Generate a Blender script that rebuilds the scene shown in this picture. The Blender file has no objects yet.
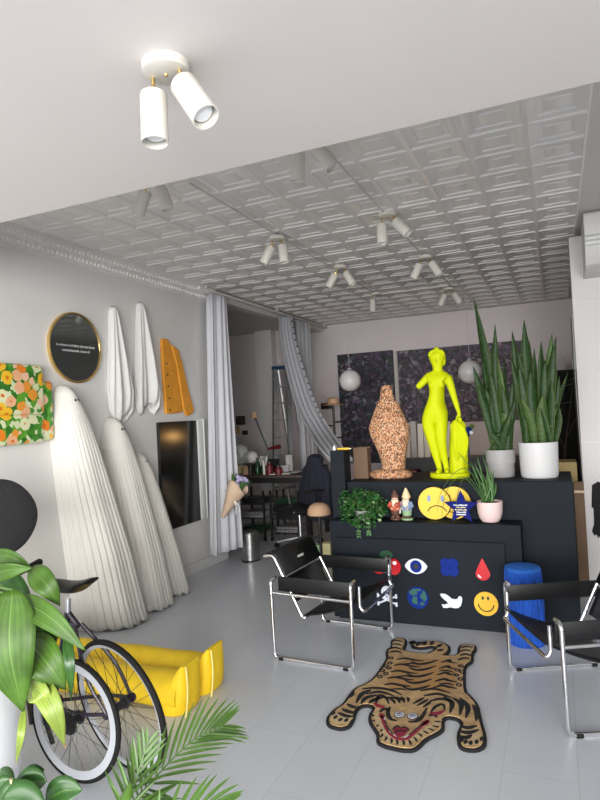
import bpy, bmesh, math, random
from mathutils import Vector, Matrix, Euler, noise
random.seed(7)
C = bpy.context.scene.collection
PI = math.pi
V = Vector

# ------------------------------------------------------------------ camera measurements (a pixel becomes a point in the room)
EYE = V((0, 0, 1.6))
RX = V((0.918, -0.056, -0.392)); RY = V((0.392, 0.002, 0.920)); RZ = V((-0.050, -0.998, 0.023))
fw = V((RX[2], RY[2], RZ[2])).normalized()
rt = V((RX[0], RY[0], RZ[0])); rt = (rt - fw*rt.dot(fw)).normalized()
up = rt.cross(fw)
def ray(px, py): return rt*((px-300)/600) - up*((py-400)/600) + fw
def aty(px, py, y): r = ray(px, py); return EYE + r*(y/r.y)
def atx(px, py, x): r = ray(px, py); return EYE + r*(x/r.x)
def atz(px, py, z=0.0): r = ray(px, py); return EYE + r*((z-1.6)/r.z)

# ------------------------------------------------------------------ materials
def mat(name, col, rough=.5, metal=0.0, var=0.0, scale=8.0, bump=0.0, bscale=60.0, emit=None, estr=1.0, spec=None, sheen=0, trans=0, stretch=None):
    m = bpy.data.materials.new(name); m.use_nodes = True
    nt = m.node_tree; b = nt.nodes['Principled BSDF']
    b.inputs['Base Color'].default_value = (*col, 1)
    b.inputs['Roughness'].default_value = rough
    b.inputs['Metallic'].default_value = metal
    if spec is not None: b.inputs['Specular IOR Level'].default_value = spec
    if trans: b.inputs['Transmission Weight'].default_value = trans
    if sheen: b.inputs['Sheen Weight'].default_value = sheen
    if emit: b.inputs['Emission Color'].default_value = (*emit, 1); b.inputs['Emission Strength'].default_value = estr
    tc = nt.nodes.new('ShaderNodeTexCoord'); src = tc.outputs['Object']
    if stretch:
        mp = nt.nodes.new('ShaderNodeMapping'); mp.inputs['Scale'].default_value = stretch
        nt.links.new(src, mp.inputs[0]); src = mp.outputs[0]
    if var:
        n = nt.nodes.new('ShaderNodeTexNoise'); n.inputs['Scale'].default_value = scale; n.inputs['Detail'].default_value = 4
        r = nt.nodes.new('ShaderNodeValToRGB')
        r.color_ramp.elements[0].position = .3; r.color_ramp.elements[1].position = .7
        r.color_ramp.elements[0].color = (*[c*(1-var) for c in col], 1)
        r.color_ramp.elements[1].color = (*[min(1, c*(1+var)) for c in col], 1)
        nt.links.new(src, n.inputs['Vector']); nt.links.new(n.outputs['Fac'], r.inputs[0]); nt.links.new(r.outputs[0], b.inputs['Base Color'])
    if bump:
        n2 = nt.nodes.new('ShaderNodeTexNoise'); n2.inputs['Scale'].default_value = bscale; n2.inputs['Detail'].default_value = 5
        bp = nt.nodes.new('ShaderNodeBump'); bp.inputs['Strength'].default_value = bump; bp.inputs['Distance'].default_value = .01
        nt.links.new(src, n2.inputs['Vector']); nt.links.new(n2.outputs['Fac'], bp.inputs['Height']); nt.links.new(bp.outputs[0], b.inputs['Normal'])
    return m

def voromat(name, cols, scale, rough=.6, bump=.3, randomness=1.0, stretch=None, detail_noise=0):
    """cells, each of one of the given colours"""
    m = bpy.data.materials.new(name); m.use_nodes = True
    nt = m.node_tree; b = nt.nodes['Principled BSDF']; b.inputs['Roughness'].default_value = rough
    tc = nt.nodes.new('ShaderNodeTexCoord'); src = tc.outputs['Object']
    if stretch:
        mp = nt.nodes.new('ShaderNodeMapping'); mp.inputs['Scale'].default_value = stretch
        nt.links.new(src, mp.inputs[0]); src = mp.outputs[0]
    if detail_noise:
        nz = nt.nodes.new('ShaderNodeTexNoise'); nz.inputs['Scale'].default_value = scale*.7; nz.inputs['Detail'].default_value = 3
        mx = nt.nodes.new('ShaderNodeVectorMath'); mx.operation = 'MULTIPLY_ADD'
        mx.inputs[1].default_value = (detail_noise,)*3
        nt.links.new(src, nz.inputs['Vector']); nt.links.new(nz.outputs['Color'], mx.inputs[0]); nt.links.new(src, mx.inputs[2]); src = mx.outputs[0]
    v = nt.nodes.new('ShaderNodeTexVoronoi'); v.inputs['Scale'].default_value = scale; v.inputs['Randomness'].default_value = randomness
    nt.links.new(src, v.inputs['Vector'])
    sp = nt.nodes.new('ShaderNodeSeparateColor'); nt.links.new(v.outputs['Color'], sp.inputs[0])
    r = nt.nodes.new('ShaderNodeValToRGB'); r.color_ramp.interpolation = 'CONSTANT'
    el = r.color_ramp.elements
    while len(el) < len(cols): el.new(.5)
    for i, c in enumerate(cols):
        el[i].position = i/len(cols); el[i].color = (*c, 1)
    nt.links.new(sp.outputs[0], r.inputs[0]); nt.links.new(r.outputs[0], b.inputs['Base Color'])
    if bump:
        bp = nt.nodes.new('ShaderNodeBump'); bp.inputs['Strength'].default_value = bump; bp.inputs['Distance'].default_value = .006; bp.invert = True
        nt.links.new(v.outputs['Distance'], bp.inputs['Height']); nt.links.new(bp.outputs[0], b.inputs['Normal'])
    return m

M = {}
M['wall'] = mat('white_wall_paint', (.66, .655, .64), .55, var=.03, scale=1.5, bump=.06, bscale=30)
M['backwall'] = mat('grey_back_wall_paint', (.66, .60, .615), .6, var=.03, scale=1.5)
M['alcovewall'] = mat('alcove_wall_paint', (.62, .62, .61), .6, var=.04, scale=1.5)
M['plaster'] = mat('front_ceiling_plaster', (.74, .69, .665), .6, var=.015, scale=1, bump=.03, bscale=12)
M['tin'] = mat('painted_pressed_tin', (.76, .74, .725), .32, var=.03, scale=3)
M['border'] = mat('ceiling_border_paint', (.60, .585, .56), .45)
M['trim'] = mat('white_trim_paint', (.66, .66, .65), .45)
M['whitebox'] = mat('white_partition_paint', (.58, .555, .56), .5, var=.01, scale=2)
M['dark_wall'] = mat('dark_side_wall_paint', (.11, .115, .115), .6, var=.1)

def floor_mat():
    m = bpy.data.materials.new('grey_painted_floor_tiles'); m.use_nodes = True
    nt = m.node_tree; b = nt.nodes['Principled BSDF']
    tc = nt.nodes.new('ShaderNodeTexCoord')
    br = nt.nodes.new('ShaderNodeTexBrick'); br.offset = 0.5; br.inputs['Scale'].default_value = 1
    br.inputs['Brick Width'].default_value = .92; br.inputs['Row Height'].default_value = .305; br.inputs['Mortar Size'].default_value = .003
    br.inputs['Color1'].default_value = (.61, .645, .70, 1); br.inputs['Color2'].default_value = (.63, .665, .72, 1); br.inputs['Mortar'].default_value = (.55, .58, .635, 1)
    mp = nt.nodes.new('ShaderNodeMapping'); mp.inputs['Rotation'].default_value = (0, 0, PI/2)
    nt.links.new(tc.outputs['Object'], mp.inputs[0]); nt.links.new(mp.outputs[0], br.inputs['Vector'])
    nz = nt.nodes.new('ShaderNodeTexNoise'); nz.inputs['Scale'].default_value = 2.2; nz.inputs['Detail'].default_value = 6
    nt.links.new(tc.outputs['Object'], nz.inputs['Vector'])
    mix = nt.nodes.new('ShaderNodeMixRGB'); mix.blend_type = 'MULTIPLY'; mix.inputs[0].default_value = .14
    nt.links.new(br.outputs['Color'], mix.inputs[1]); nt.links.new(nz.outputs['Fac'], mix.inputs[2])
    nt.links.new(mix.outputs[0], b.inputs['Base Color'])
    rr = nt.nodes.new('ShaderNodeMapRange'); rr.inputs[3].default_value = .22; rr.inputs[4].default_value = .42
    nt.links.new(nz.outputs['Fac'], rr.inputs[0]); nt.links.new(rr.outputs[0], b.inputs['Roughness'])
    bp = nt.nodes.new('ShaderNodeBump'); bp.inputs['Strength'].default_value = .15; bp.inputs['Distance'].default_value = .004
    nt.links.new(br.outputs['Fac'], bp.inputs['Height']); bp.invert = True; nt.links.new(bp.outputs[0], b.inputs['Normal'])
    return m
M['floor'] = floor_mat()

M['cream'] = mat('cream_enamel', (.66, .635, .58), .35)
M['brass'] = mat('polished_brass', (.80, .56, .22), .25, 1)
M['bulb'] = mat('frosted_bulb', (.85, .86, .87), .3)
M['chrome'] = mat('chrome_tube', (.80, .80, .82), .12, 1)
M['leather'] = mat('black_leather', (.008, .008, .009), .42, spec=.3, bump=.15, bscale=120)
M['rubber'] = mat('black_rubber', (.010, .010, .010), .7, spec=.2)
M['blackpl'] = mat('black_plastic', (.015, .015, .016), .35)
M['charcoal'] = mat('charcoal_counter_paint', (.009, .0125, .018), .65, spec=.15, var=.12, scale=3, bump=.05, bscale=25)
M['charcoal2'] = mat('charcoal_panel_paint', (.010, .0135, .019), .65, spec=.15, var=.1, scale=3)
M['ghost'] = mat('white_stiffened_fabric', (.60, .585, .545), .75, var=.03, scale=5, bump=.1, bscale=90)
M['eyehole'] = mat('black_eye_hole', (.01, .01, .01), .5)
M['cloth'] = mat('white_cotton_cloth', (.64, .635, .62), .85, bump=.1, bscale=80)
M['orange'] = mat('mustard_orange_cloth', (.72, .30, .025), .8, var=.08, scale=12, bump=.15, bscale=120)
M['dark_dot'] = mat('dark_button', (.03, .02, .015), .4)
M['curtain'] = mat('pale_grey_curtain_cloth', (.58, .59, .63), .85, bump=.06, bscale=120)
M['curtain2'] = mat('grey_curtain_cloth', (.43, .44, .47), .85, bump=.06, bscale=120)
M['mirror'] = mat('dark_mirror_glass', (.30, .32, .31), .05, .86)
M['gold'] = mat('brushed_gold', (.78, .55, .22), .25, 1)
M['white'] = mat('white_marks', (.85, .85, .85), .5)
M['blackglass'] = mat('black_glossy_print', (.012, .012, .011), .15)
M['framewhite'] = mat('pale_frame', (.62, .65, .63), .35)
M['neon'] = mat('neon_yellow_paint', (.56, .62, .0), .65, spec=.25)
M['speckle'] = voromat('speckled_pink_orange_crumbs', [(.60, .27, .12), (.70, .44, .26), (.12, .05, .03), (.50, .20, .085), (.74, .52, .34), (.24, .09, .045), (.10, .04, .03), (.66, .36, .19)], 128, .65, .7)
M['floral'] = None
M['leaf'] = mat('glossy_green_leaf', (.050, .115, .012), .45, spec=.3, var=.35, scale=9, stretch=(1, 1, 1))
M['leaf2'] = mat('deep_green_leaf', (.025, .085, .014), .35, var=.3, scale=14)
M['leaf_y'] = mat('yellowing_leaf', (.22, .30, .045), .45, var=.2, scale=10)
M['leaf_tip'] = mat('dry_leaf_tip', (.42, .22, .12), .7)
M['snake'] = mat('snake_plant_green', (.015, .044, .008), .5, spec=.3, var=.6, scale=1, stretch=(20, 20, 110))
M['snake_l'] = mat('snake_plant_pale_green', (.045, .09, .02), .5, spec=.3, var=.5, scale=1, stretch=(20, 20, 110))
M['grassleaf'] = mat('narrow_green_leaf', (.05, .13, .03), .45, var=.3, scale=12)
M['bushleaf'] = mat('bushy_green_leaf', (.030, .115, .026), .42, var=.45, scale=30)
M['bushpale'] = mat('pale_young_leaf', (.38, .50, .25), .5)
M['palm'] = mat('palm_leaflet_green', (.055, .125, .016), .4, var=.25, scale=10)
M['stem'] = mat('green_stem', (.10, .19, .05), .5)
M['twig'] = mat('pale_twig', (.55, .42, .25), .7)
M['soil'] = mat('dark_soil', (.03, .02, .015), .9, bump=.5, bscale=60)
M['potwhite'] = mat('matte_white_pot', (.60, .60, .605), .5)
M['planter'] = mat('white_ceramic_planter', (.80, .81, .84), .3)
M['potgrey'] = mat('grey_ceramic_pot', (.33, .325, .325), .55)
M['potpink'] = mat('blush_pink_pot', (.72, .55, .53), .45)
M['yellow'] = mat('yellow_canvas', (.85, .58, .01), .6, var=.08, scale=10, bump=.35, bscale=14)
M['yseam'] = mat('pale_yellow_seam', (.92, .76, .25), .6)
M['alu'] = mat('white_silver_rim', (.52, .54, .58), .35, .25)
M['silver'] = mat('brushed_silver', (.60, .61, .63), .3, 1)
M['steel'] = mat('brushed_stainless_steel', (.42, .42, .42), .28, 1, stretch=(40, 40, 1), var=.12, scale=2)
M['spoke'] = mat('dark_steel_spoke', (.06, .06, .065), .4, .7)
M['framemat'] = mat('dark_plum_bike_paint', (.03, .022, .035), .3)
M['felt'] = mat('black_boucle', (.008, .008, .009), .95, bump=.9, bscale=160)
M['bluestool'] = mat('blue_fringe_yarn', (.006, .07, .40), .9, var=.35, scale=1, bump=.6, bscale=1, stretch=(60, 60, 9))
M['bluetop'] = mat('blue_felt_top', (.012, .11, .45), .9, var=.2, scale=30, bump=.4, bscale=120)
M['tan'] = mat('tiger_tan_pile', (.53, .35, .17), .95, var=.22, scale=26, bump=.7, bscale=260)
M['tanlight'] = mat('pale_cream_pile', (.58, .44, .25), .95, var=.15, scale=40, bump=.7, bscale=260)
M['rust'] = mat('rust_orange_pile', (.48, .27, .10), .95, bump=.7, bscale=260)
M['blackpile'] = mat('black_pile', (.010, .010, .012), .95, bump=.7, bscale=260)
M['pinkpile'] = mat('crimson_pile', (.27, .012, .04), .95, bump=.7, bscale=260)
M['whitepile'] = mat('white_pile', (.62, .60, .62), .95)
M['bluepile'] = mat('slate_blue_pile', (.13, .16, .32), .95)
M['smiley'] = mat('smiley_yellow', (.78, .52, .012), .45)
M['smiley2'] = mat('orange_yellow_sign', (.80, .46, .02), .45)
M['red'] = mat('glossy_red', (.55, .012, .02), .25)
M['blue'] = mat('royal_blue', (.005, .022, .20), .7, spec=.15)
M['navy'] = mat('deep_blue_felt', (.008, .014, .14), .85, spec=.15)
M['green'] = mat('forest_green', (.006, .07, .025), .5)
M['globegreen'] = mat('earth_green', (.012, .10, .07), .5)
M['signwhite'] = mat('sign_white', (.70, .74, .84), .5)
M['gpaint_red'] = mat('gnome_red', (.50, .09, .045), .5, var=.3, scale=30)
M['gpaint_brown'] = mat('gnome_brown', (.10, .04, .025), .5, var=.3, scale=30)
M['gskin'] = mat('gnome_skin', (.68, .44, .30), .5)
M['gbeard'] = mat('gnome_beard', (.72, .62, .48), .6, bump=.4, bscale=60)
M['ghat'] = mat('gnome_straw_hat', (.74, .58, .36), .6)
M['ggreen'] = mat('gnome_green', (.26, .42, .22), .5)
M['gblue'] = mat('gnome_blue', (.20, .28, .42), .5)
M['kraft'] = mat('brown_kraft_board', (.14, .085, .05), .8, var=.08, scale=5)
M['kraft_l'] = mat('light_kraft_paper', (.62, .46, .33), .8, var=.06, scale=9)
M['paper'] = mat('white_paper', (.75, .75, .73), .7)
M['navycloth'] = mat('navy_hoodie_cloth', (.018, .019, .035), .9, bump=.3, bscale=30)
M['tanseat'] = mat('tan_suede_seat', (.56, .36, .22), .7, var=.08, scale=12)
M['globe'] = mat('white_globe_glass', (.72, .70, .70), .35)
M['papery'] = mat('cream_yellow_card', (.75, .68, .35), .6)
M['bluetopl'] = mat('ladder_blue_plastic', (.02, .05, .13), .4)
M['ladder'] = mat('ladder_aluminium', (.46, .47, .48), .38, .85, var=.25, scale=6)
M['painting'] = voromat('dark_splattered_paint', [(.012, .010, .018), (.03, .018, .04), (.01, .012, .02), (.09, .06, .12), (.02, .03, .045), (.16, .15, .18), (.008, .008, .012), (.06, .025, .06), (.03, .045, .04), (.02, .018, .025)], 20, .6, .2, detail_noise=.12)
M['painting2'] = voromat('purple_grey_splattered_paint', [(.03, .02, .04), (.09, .05, .10), (.02, .02, .03), (.14, .10, .15), (.05, .05, .07), (.22, .19, .22), (.015, .012, .02), (.10, .05, .09), (.05, .06, .05), (.03, .03, .04)], 22, .6, .2, detail_noise=.12)
M['canvas_edge'] = mat('dark_canvas_edge', (.02, .02, .022), .7)
M['lightstrip'] = mat('pale_wood_strip', (.50, .47, .46), .6)
M['clear'] = mat('green_glass_bottle', (.02, .09, .04), .1, trans=.3)
M['warm'] = mat('added_lamp_bulb', (1, .75, .4), .4, emit=(1, .55, .18), estr=60)
M['darkred'] = mat('dark_red_plastic', (.13, .010, .014), .45)
M['wood'] = mat('brown_wood', (.045, .028, .020), .6, var=.3, scale=2, stretch=(1, 1, 12))
M['purple'] = mat('lilac_petals', (.40, .36, .55), .7)
M['ac'] = mat('air_conditioner_plastic', (.62, .61, .59), .4)
M['acgrey'] = mat('air_conditioner_grey_louvre', (.50, .50, .51), .5)
M['ochre'] = mat('ochre_card', (.34, .25, .10), .7)
M['books'] = [mat('spine_%s' % n, c, .6) for n, c in (('white', (.72, .72, .70)), ('cream', (.64, .61, .55)), ('grey', (.50, .51, .52)), ('pale', (.76, .76, .75)))]

def veins(m, n=9, amt=.45, rib=True):
    nt = m.node_tree; b = nt.nodes['Principled BSDF']
    at = nt.nodes.new('ShaderNodeAttribute'); at.attribute_name = 'across'
    mu = nt.nodes.new('ShaderNodeMath'); mu.operation = 'MULTIPLY'; mu.inputs[1].default_value = 2*PI*n
    si = nt.nodes.new('ShaderNodeMath'); si.operation = 'SINE'
    mr = nt.nodes.new('ShaderNodeMapRange'); mr.inputs[1].default_value = -1; mr.inputs[3].default_value = 1-amt; mr.inputs[4].default_value = 1+amt*.4
    nt.links.new(at.outputs['Fac'], mu.inputs[0]); nt.links.new(mu.outputs[0], si.inputs[0]); nt.links.new(si.outputs[0], mr.inputs[0])
    old = b.inputs['Base Color'].links[0].from_socket
    mx = nt.nodes.new('ShaderNodeMixRGB'); mx.blend_type = 'MULTIPLY'; mx.inputs[0].default_value = 1
    nt.links.new(old, mx.inputs[1]); nt.links.new(mr.outputs[0], mx.inputs[2])
    out = mx.outputs[0]
    if rib:
        d = nt.nodes.new('ShaderNodeMath'); d.operation = 'SUBTRACT'; d.inputs[1].default_value = .5
        ab = nt.nodes.new('ShaderNodeMath'); ab.operation = 'ABSOLUTE'
        lt = nt.nodes.new('ShaderNodeMath'); lt.operation = 'LESS_THAN'; lt.inputs[1].default_value = .014
        nt.links.new(at.outputs['Fac'], d.inputs[0]); nt.links.new(d.outputs[0], ab.inputs[0]); nt.links.new(ab.outputs[0], lt.inputs[0])
        m2 = nt.nodes.new('ShaderNodeMixRGB'); m2.inputs[2].default_value = (.10, .19, .035, 1)
        nt.links.new(lt.outputs[0], m2.inputs[0]); nt.links.new(out, m2.inputs[1]); out = m2.outputs[0]
    nt.links.new(out, b.inputs['Base Color'])
veins(M['leaf'], 8, .16); veins(M['leaf_y'], 7, .12); veins(M['leaf2'], 5, .12)
def margin(m, c):
    """pale edge along both sides of a snake plant leaf"""
    nt = m.node_tree; b = nt.nodes['Principled BSDF']
    at = nt.nodes.new('ShaderNodeAttribute'); at.attribute_name = 'across'
    d = nt.nodes.new('ShaderNodeMath'); d.operation = 'SUBTRACT'; d.inputs[1].default_value = .5
    ab = nt.nodes.new('ShaderNodeMath'); ab.operation = 'ABSOLUTE'
    gt = nt.nodes.new('ShaderNodeMath'); gt.operation = 'GREATER_THAN'; gt.inputs[1].default_value = .44
    nt.links.new(at.outputs['Fac'], d.inputs[0]); nt.links.new(d.outputs[0], ab.inputs[0]); nt.links.new(ab.outputs[0], gt.inputs[0])
    m2 = nt.nodes.new('ShaderNodeMixRGB'); m2.inputs[2].default_value = (*c, 1)
    nt.links.new(gt.outputs[0], m2.inputs[0]); nt.links.new(b.inputs['Base Color'].links[0].from_socket, m2.inputs[1]); nt.links.new(m2.outputs[0], b.inputs['Base Color'])
margin(M['snake'], (.085, .13, .035)); margin(M['snake_l'], (.14, .19, .06))
def floral_mat():
    m = bpy.data.materials.new('floral_print_vinyl'); m.use_nodes = True
    nt = m.node_tree; b = nt.nodes['Principled BSDF']; b.inputs['Roughness'].default_value = .35
    tc = nt.nodes.new('ShaderNodeTexCoord')
    nz = nt.nodes.new('ShaderNodeTexNoise'); nz.inputs['Scale'].default_value = 26; nz.inputs['Detail'].default_value = 2
    mx = nt.nodes.new('ShaderNodeVectorMath'); mx.operation = 'MULTIPLY_ADD'; mx.inputs[1].default_value = (.03, .03, .03)
    nt.links.new(tc.outputs['Object'], nz.inputs['Vector']); nt.links.new(nz.outputs['Color'], mx.inputs[0]); nt.links.new(tc.outputs['Object'], mx.inputs[2])
    v = nt.nodes.new('ShaderNodeTexVoronoi'); v.inputs['Scale'].default_value = 11.5; nt.links.new(mx.outputs[0], v.inputs['Vector'])
    sp = nt.nodes.new('ShaderNodeSeparateColor'); nt.links.new(v.outputs['Color'], sp.inputs[0])
    cells = nt.nodes.new('ShaderNodeValToRGB'); cells.color_ramp.interpolation = 'CONSTANT'
    cols = [(.75, .22, .02), (.78, .42, .24), (.80, .48, .03), (.70, .72, .45), (.74, .30, .04), (.80, .50, .34), (.66, .70, .48)]
    el = cells.color_ramp.elements
    while len(el) < len(cols): el.new(.5)
    for i, c in enumerate(cols): el[i].position = i/len(cols); el[i].color = (*c, 1)
    nt.links.new(sp.outputs[0], cells.inputs[0])
    # green leaves between flowers, orange flower hearts
    rg = nt.nodes.new('ShaderNodeValToRGB'); rg.color_ramp.interpolation = 'CONSTANT'
    rg.color_ramp.elements[0].color = (0, 0, 0, 1); rg.color_ramp.elements[1].position = .52; rg.color_ramp.elements[1].color = (1, 1, 1, 1)
    nt.links.new(v.outputs['Distance'], rg.inputs[0])
    v2 = nt.nodes.new('ShaderNodeTexVoronoi'); v2.inputs['Scale'].default_value = 24; nt.links.new(mx.outputs[0], v2.inputs['Vector'])
    sp2 = nt.nodes.new('ShaderNodeSeparateColor'); nt.links.new(v2.outputs['Color'], sp2.inputs[0])
    gr = nt.nodes.new('ShaderNodeValToRGB'); gr.color_ramp.interpolation = 'CONSTANT'
    gc = [(.05, .24, .02), (.62, .68, .42), (.10, .34, .03), (.03, .16, .02)]
    e2 = gr.color_ramp.elements
    while len(e2) < 4: e2.new(.5)
    for i, c in enumerate(gc): e2[i].position = i/4; e2[i].color = (*c, 1)
    nt.links.new(sp2.outputs[1], gr.inputs[0])
    m1 = nt.nodes.new('ShaderNodeMixRGB'); nt.links.new(rg.outputs[0], m1.inputs[0]); nt.links.new(cells.outputs[0], m1.inputs[1]); nt.links.new(gr.outputs[0], m1.inputs[2])
    rh = nt.nodes.new('ShaderNodeValToRGB'); rh.color_ramp.interpolation = 'CONSTANT'
    rh.color_ramp.elements[0].color = (1, 1, 1, 1); rh.color_ramp.elements[1].position = .15; rh.color_ramp.elements[1].color = (0, 0, 0, 1)
    nt.links.new(v.outputs['Distance'], rh.inputs[0])
    m2 = nt.nodes.new('ShaderNodeMixRGB'); m2.inputs[2].default_value = (.62, .16, .01, 1)
    nt.links.new(rh.outputs[0], m2.inputs[0]); nt.links.new(m1.outputs[0], m2.inputs[1]); nt.links.new(m2.outputs[0], b.inputs['Base Color'])
    return m
M['floral'] = floral_mat()

def facing(pts, c, lean=(0, 0, 0)):
    """sideways vectors of a leaf that shows its broad face towards the room's window end"""
    out = []
    for i, p in enumerate(pts):
        tn = pts[min(i+1, len(pts)-1)] - pts[max(i-1, 0)]
        s = tn.cross((p+V(c)) - EYE).normalized()
        out.append((s + V(lean)*.35*(1 if s.dot(V(lean)) >= 0 else -1)).normalized())
    return out
# ------------------------------------------------------------------ mesh helpers
class MB:
    def __init__(s): s.v = []; s.f = []; s.mi = []; s.sm = []; s.ac = {}
    def add(s, vs, fs, mi=0, smooth=False):
        o = len(s.v); s.v += [tuple(p) for p in vs]
        for f in fs: s.f.append(tuple(i+o for i in f)); s.mi.append(mi); s.sm.append(smooth)
        return s
    def box(s, lo, hi, mi=0, M4=None):
        x0, y0, z0 = lo; x1, y1, z1 = hi
        vs = [V(p) for p in ((x0,y0,z0),(x1,y0,z0),(x1,y1,z0),(x0,y1,z0),(x0,y0,z1),(x1,y0,z1),(x1,y1,z1),(x0,y1,z1))]
        if M4: vs = [M4 @ p for p in vs]
        return s.add(vs, [(0,3,2,1),(4,5,6,7),(0,1,5,4),(1,2,6,5),(2,3,7,6),(3,0,4,7)], mi)
    def rbox(s, lo, hi, r=.01, mi=0, M4=None, seg=2):
        bm = bmesh.new(); bmesh.ops.create_cube(bm, size=1)
        c = (V(lo)+V(hi))/2; d = V(hi)-V(lo)
        for v in bm.verts: v.co = V((v.co.x*d.x, v.co.y*d.y, v.co.z*d.z)) + c
        bmesh.ops.bevel(bm, geom=list(bm.edges), offset=min(r, min(d)*.49), segments=seg, profile=.5, affect='EDGES')
        bm.verts.index_update()
        vs = [(M4 @ v.co) if M4 else v.co.copy() for v in bm.verts]
        s.add(vs, [[v.index for v in f.verts] for f in bm.faces], mi, False); bm.free(); return s
    def rings(s, rings, mi=0, cap0=True, cap1=True, smooth=True, closed=True):
        n = len(rings[0]); vs = [p for r in rings for p in r]; fs = []
        for i in range(len(rings)-1):
            for j in range(n if closed else n-1):
                k = (j+1) % n
                fs.append((i*n+j, i*n+k, (i+1)*n+k, (i+1)*n+j))
        if cap0: fs.append(tuple(range(n-1, -1, -1)))
        if cap1: fs.append(tuple((len(rings)-1)*n+j for j in range(n)))
        return s.add(vs, fs, mi, smooth)
    def lathe(s, prof, c=(0,0,0), n=24, mi=0, cap0=True, cap1=True, sx=1, sy=1, M4=None):
        rg = []
        for r, z in prof:
            ring = [V((c[0]+r*sx*math.cos(2*PI*i/n), c[1]+r*sy*math.sin(2*PI*i/n), c[2]+z)) for i in range(n)]
            if M4: ring = [M4 @ p for p in ring]
            rg.append(ring)
        return s.rings(rg, mi, cap0, cap1)
    def tube(s, pts, r, n=8, mi=0, closed=False, caps=True):
        pts = [V(p) for p in pts]; N = len(pts)
        rr = r if isinstance(r, (list, tuple)) else [r]*N
        ts = []
        for i in range(N):
            a = pts[(i-1) % N] if (closed or i > 0) else pts[i]
            b = pts[(i+1) % N] if (closed or i < N-1) else pts[i]
            t = (b-a); ts.append(t.normalized() if t.length > 1e-9 else V((0,0,1)))
        t0 = ts[0]; ref = V((0,0,1)) if abs(t0.z) < .9 else V((1,0,0))
        u = t0.cross(ref).normalized(); rg = []
        for i in range(N):
            t = ts[i]; u = (u - t*u.dot(t))
            u = u.normalized() if u.length > 1e-6 else t.orthogonal().normalized()
            w = t.cross(u)
            rg.append([pts[i] + (u*math.cos(2*PI*k/n) + w*math.sin(2*PI*k/n))*rr[i] for k in range(n)])
        if closed: rg.append(rg[0]); caps = False
        return s.rings(rg, mi, caps, caps)
    def cyl(s, a, b, r, r2=None, n=16, mi=0, caps=True): return s.tube([a, b], [r, r2 if r2 is not None else r], n, mi, caps=caps)
    def ball(s, c, r, mi=0, n=16, m=10, sx=1, sy=1, sz=1, M4=None):
        prof = [(r*math.sin(PI*i/m), -r*math.cos(PI*i/m)*sz) for i in range(m+1)]
        prof[0] = (r*.01, prof[0][1]); prof[-1] = (r*.01, prof[-1][1])
        return s.lathe(prof, c, n, mi, sx=sx, sy=sy, M4=M4)
    def grid(s, fn, nu, nv, mi=0, smooth=True):
        vs = [fn(i/nu, j/nv) for j in range(nv+1) for i in range(nu+1)]
        fs = [(j*(nu+1)+i, j*(nu+1)+i+1, (j+1)*(nu+1)+i+1, (j+1)*(nu+1)+i) for j in range(nv) for i in range(nu)]
        return s.add(vs, fs, mi, smooth)
    def prism(s, poly, d, mi=0):
        """poly: list of 3D points (a flat loop), d: extrusion vector"""
        n = len(poly); d = V(d); vs = [V(p) for p in poly] + [V(p)+d for p in poly]
        fs = [tuple(range(n-1, -1, -1)), tuple(range(n, 2*n))] + [(i, (i+1) % n, n+(i+1) % n, n+i) for i in range(n)]
        return s.add(vs, fs, mi)
    def blade(s, pts, widths, side, mi=0, fold=.15, nrm=None):
        """leaf along pts; widths are half widths; side = sideways vector(s)"""
        rg = []
        for i, p in enumerate(pts):
            p = V(p); sd = V(side[i] if isinstance(side, list) else side)
            t = (V(pts[min(i+1, len(pts)-1)]) - V(pts[max(i-1, 0)]))
            if t.length < 1e-9: t = V((0,0,1))
            t.normalize(); sd = sd - t*sd.dot(t); sd.normalize(); n = t.cross(sd)
            w = widths[i]
            rg.append([p - sd*w + n*w*fold, p - sd*w*.5 + n*w*fold*.35, p, p + sd*w*.5 + n*w*fold*.35, p + sd*w + n*w*fold])
        o = len(s.v)
        for i in range(len(rg)*5): s.ac[o+i] = (i % 5)/4
        return s.rings(rg, mi, False, False, True, closed=False)
    def build(s, name, mats, parent=None, loc=None, solid=0, bev=0, sub=0):
        me = bpy.data.meshes.new(name); me.from_pydata(s.v, [], s.f)
        for m in (mats if isinstance(mats, (list, tuple)) else [mats]): me.materials.append(m)
        me.polygons.foreach_set('material_index', s.mi); me.polygons.foreach_set('use_smooth', s.sm)
        me.update()
        if s.ac:                                   # how far across a leaf each point lies, for the veins
            at = me.attributes.new('across', 'FLOAT', 'POINT')
            for i, a in s.ac.items(): at.data[i].value = a
        me.set_sharp_from_angle(angle=math.radians(38))
        o = bpy.data.objects.new(name, me); C.objects.link(o)
        if loc is not None: o.location = loc
        if parent is not None: o.parent = parent
        if bev:
            b = o.modifiers.new('b', 'BEVEL'); b.width = bev; b.segments = 2; b.limit_method = 'ANGLE'
        if solid:
            q = o.modifiers.new('s', 'SOLIDIFY'); q.thickness = solid; q.offset = 0
        if sub:
            q = o.modifiers.new('u', 'SUBSURF'); q.levels = sub; q.render_levels = sub
        return o

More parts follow.
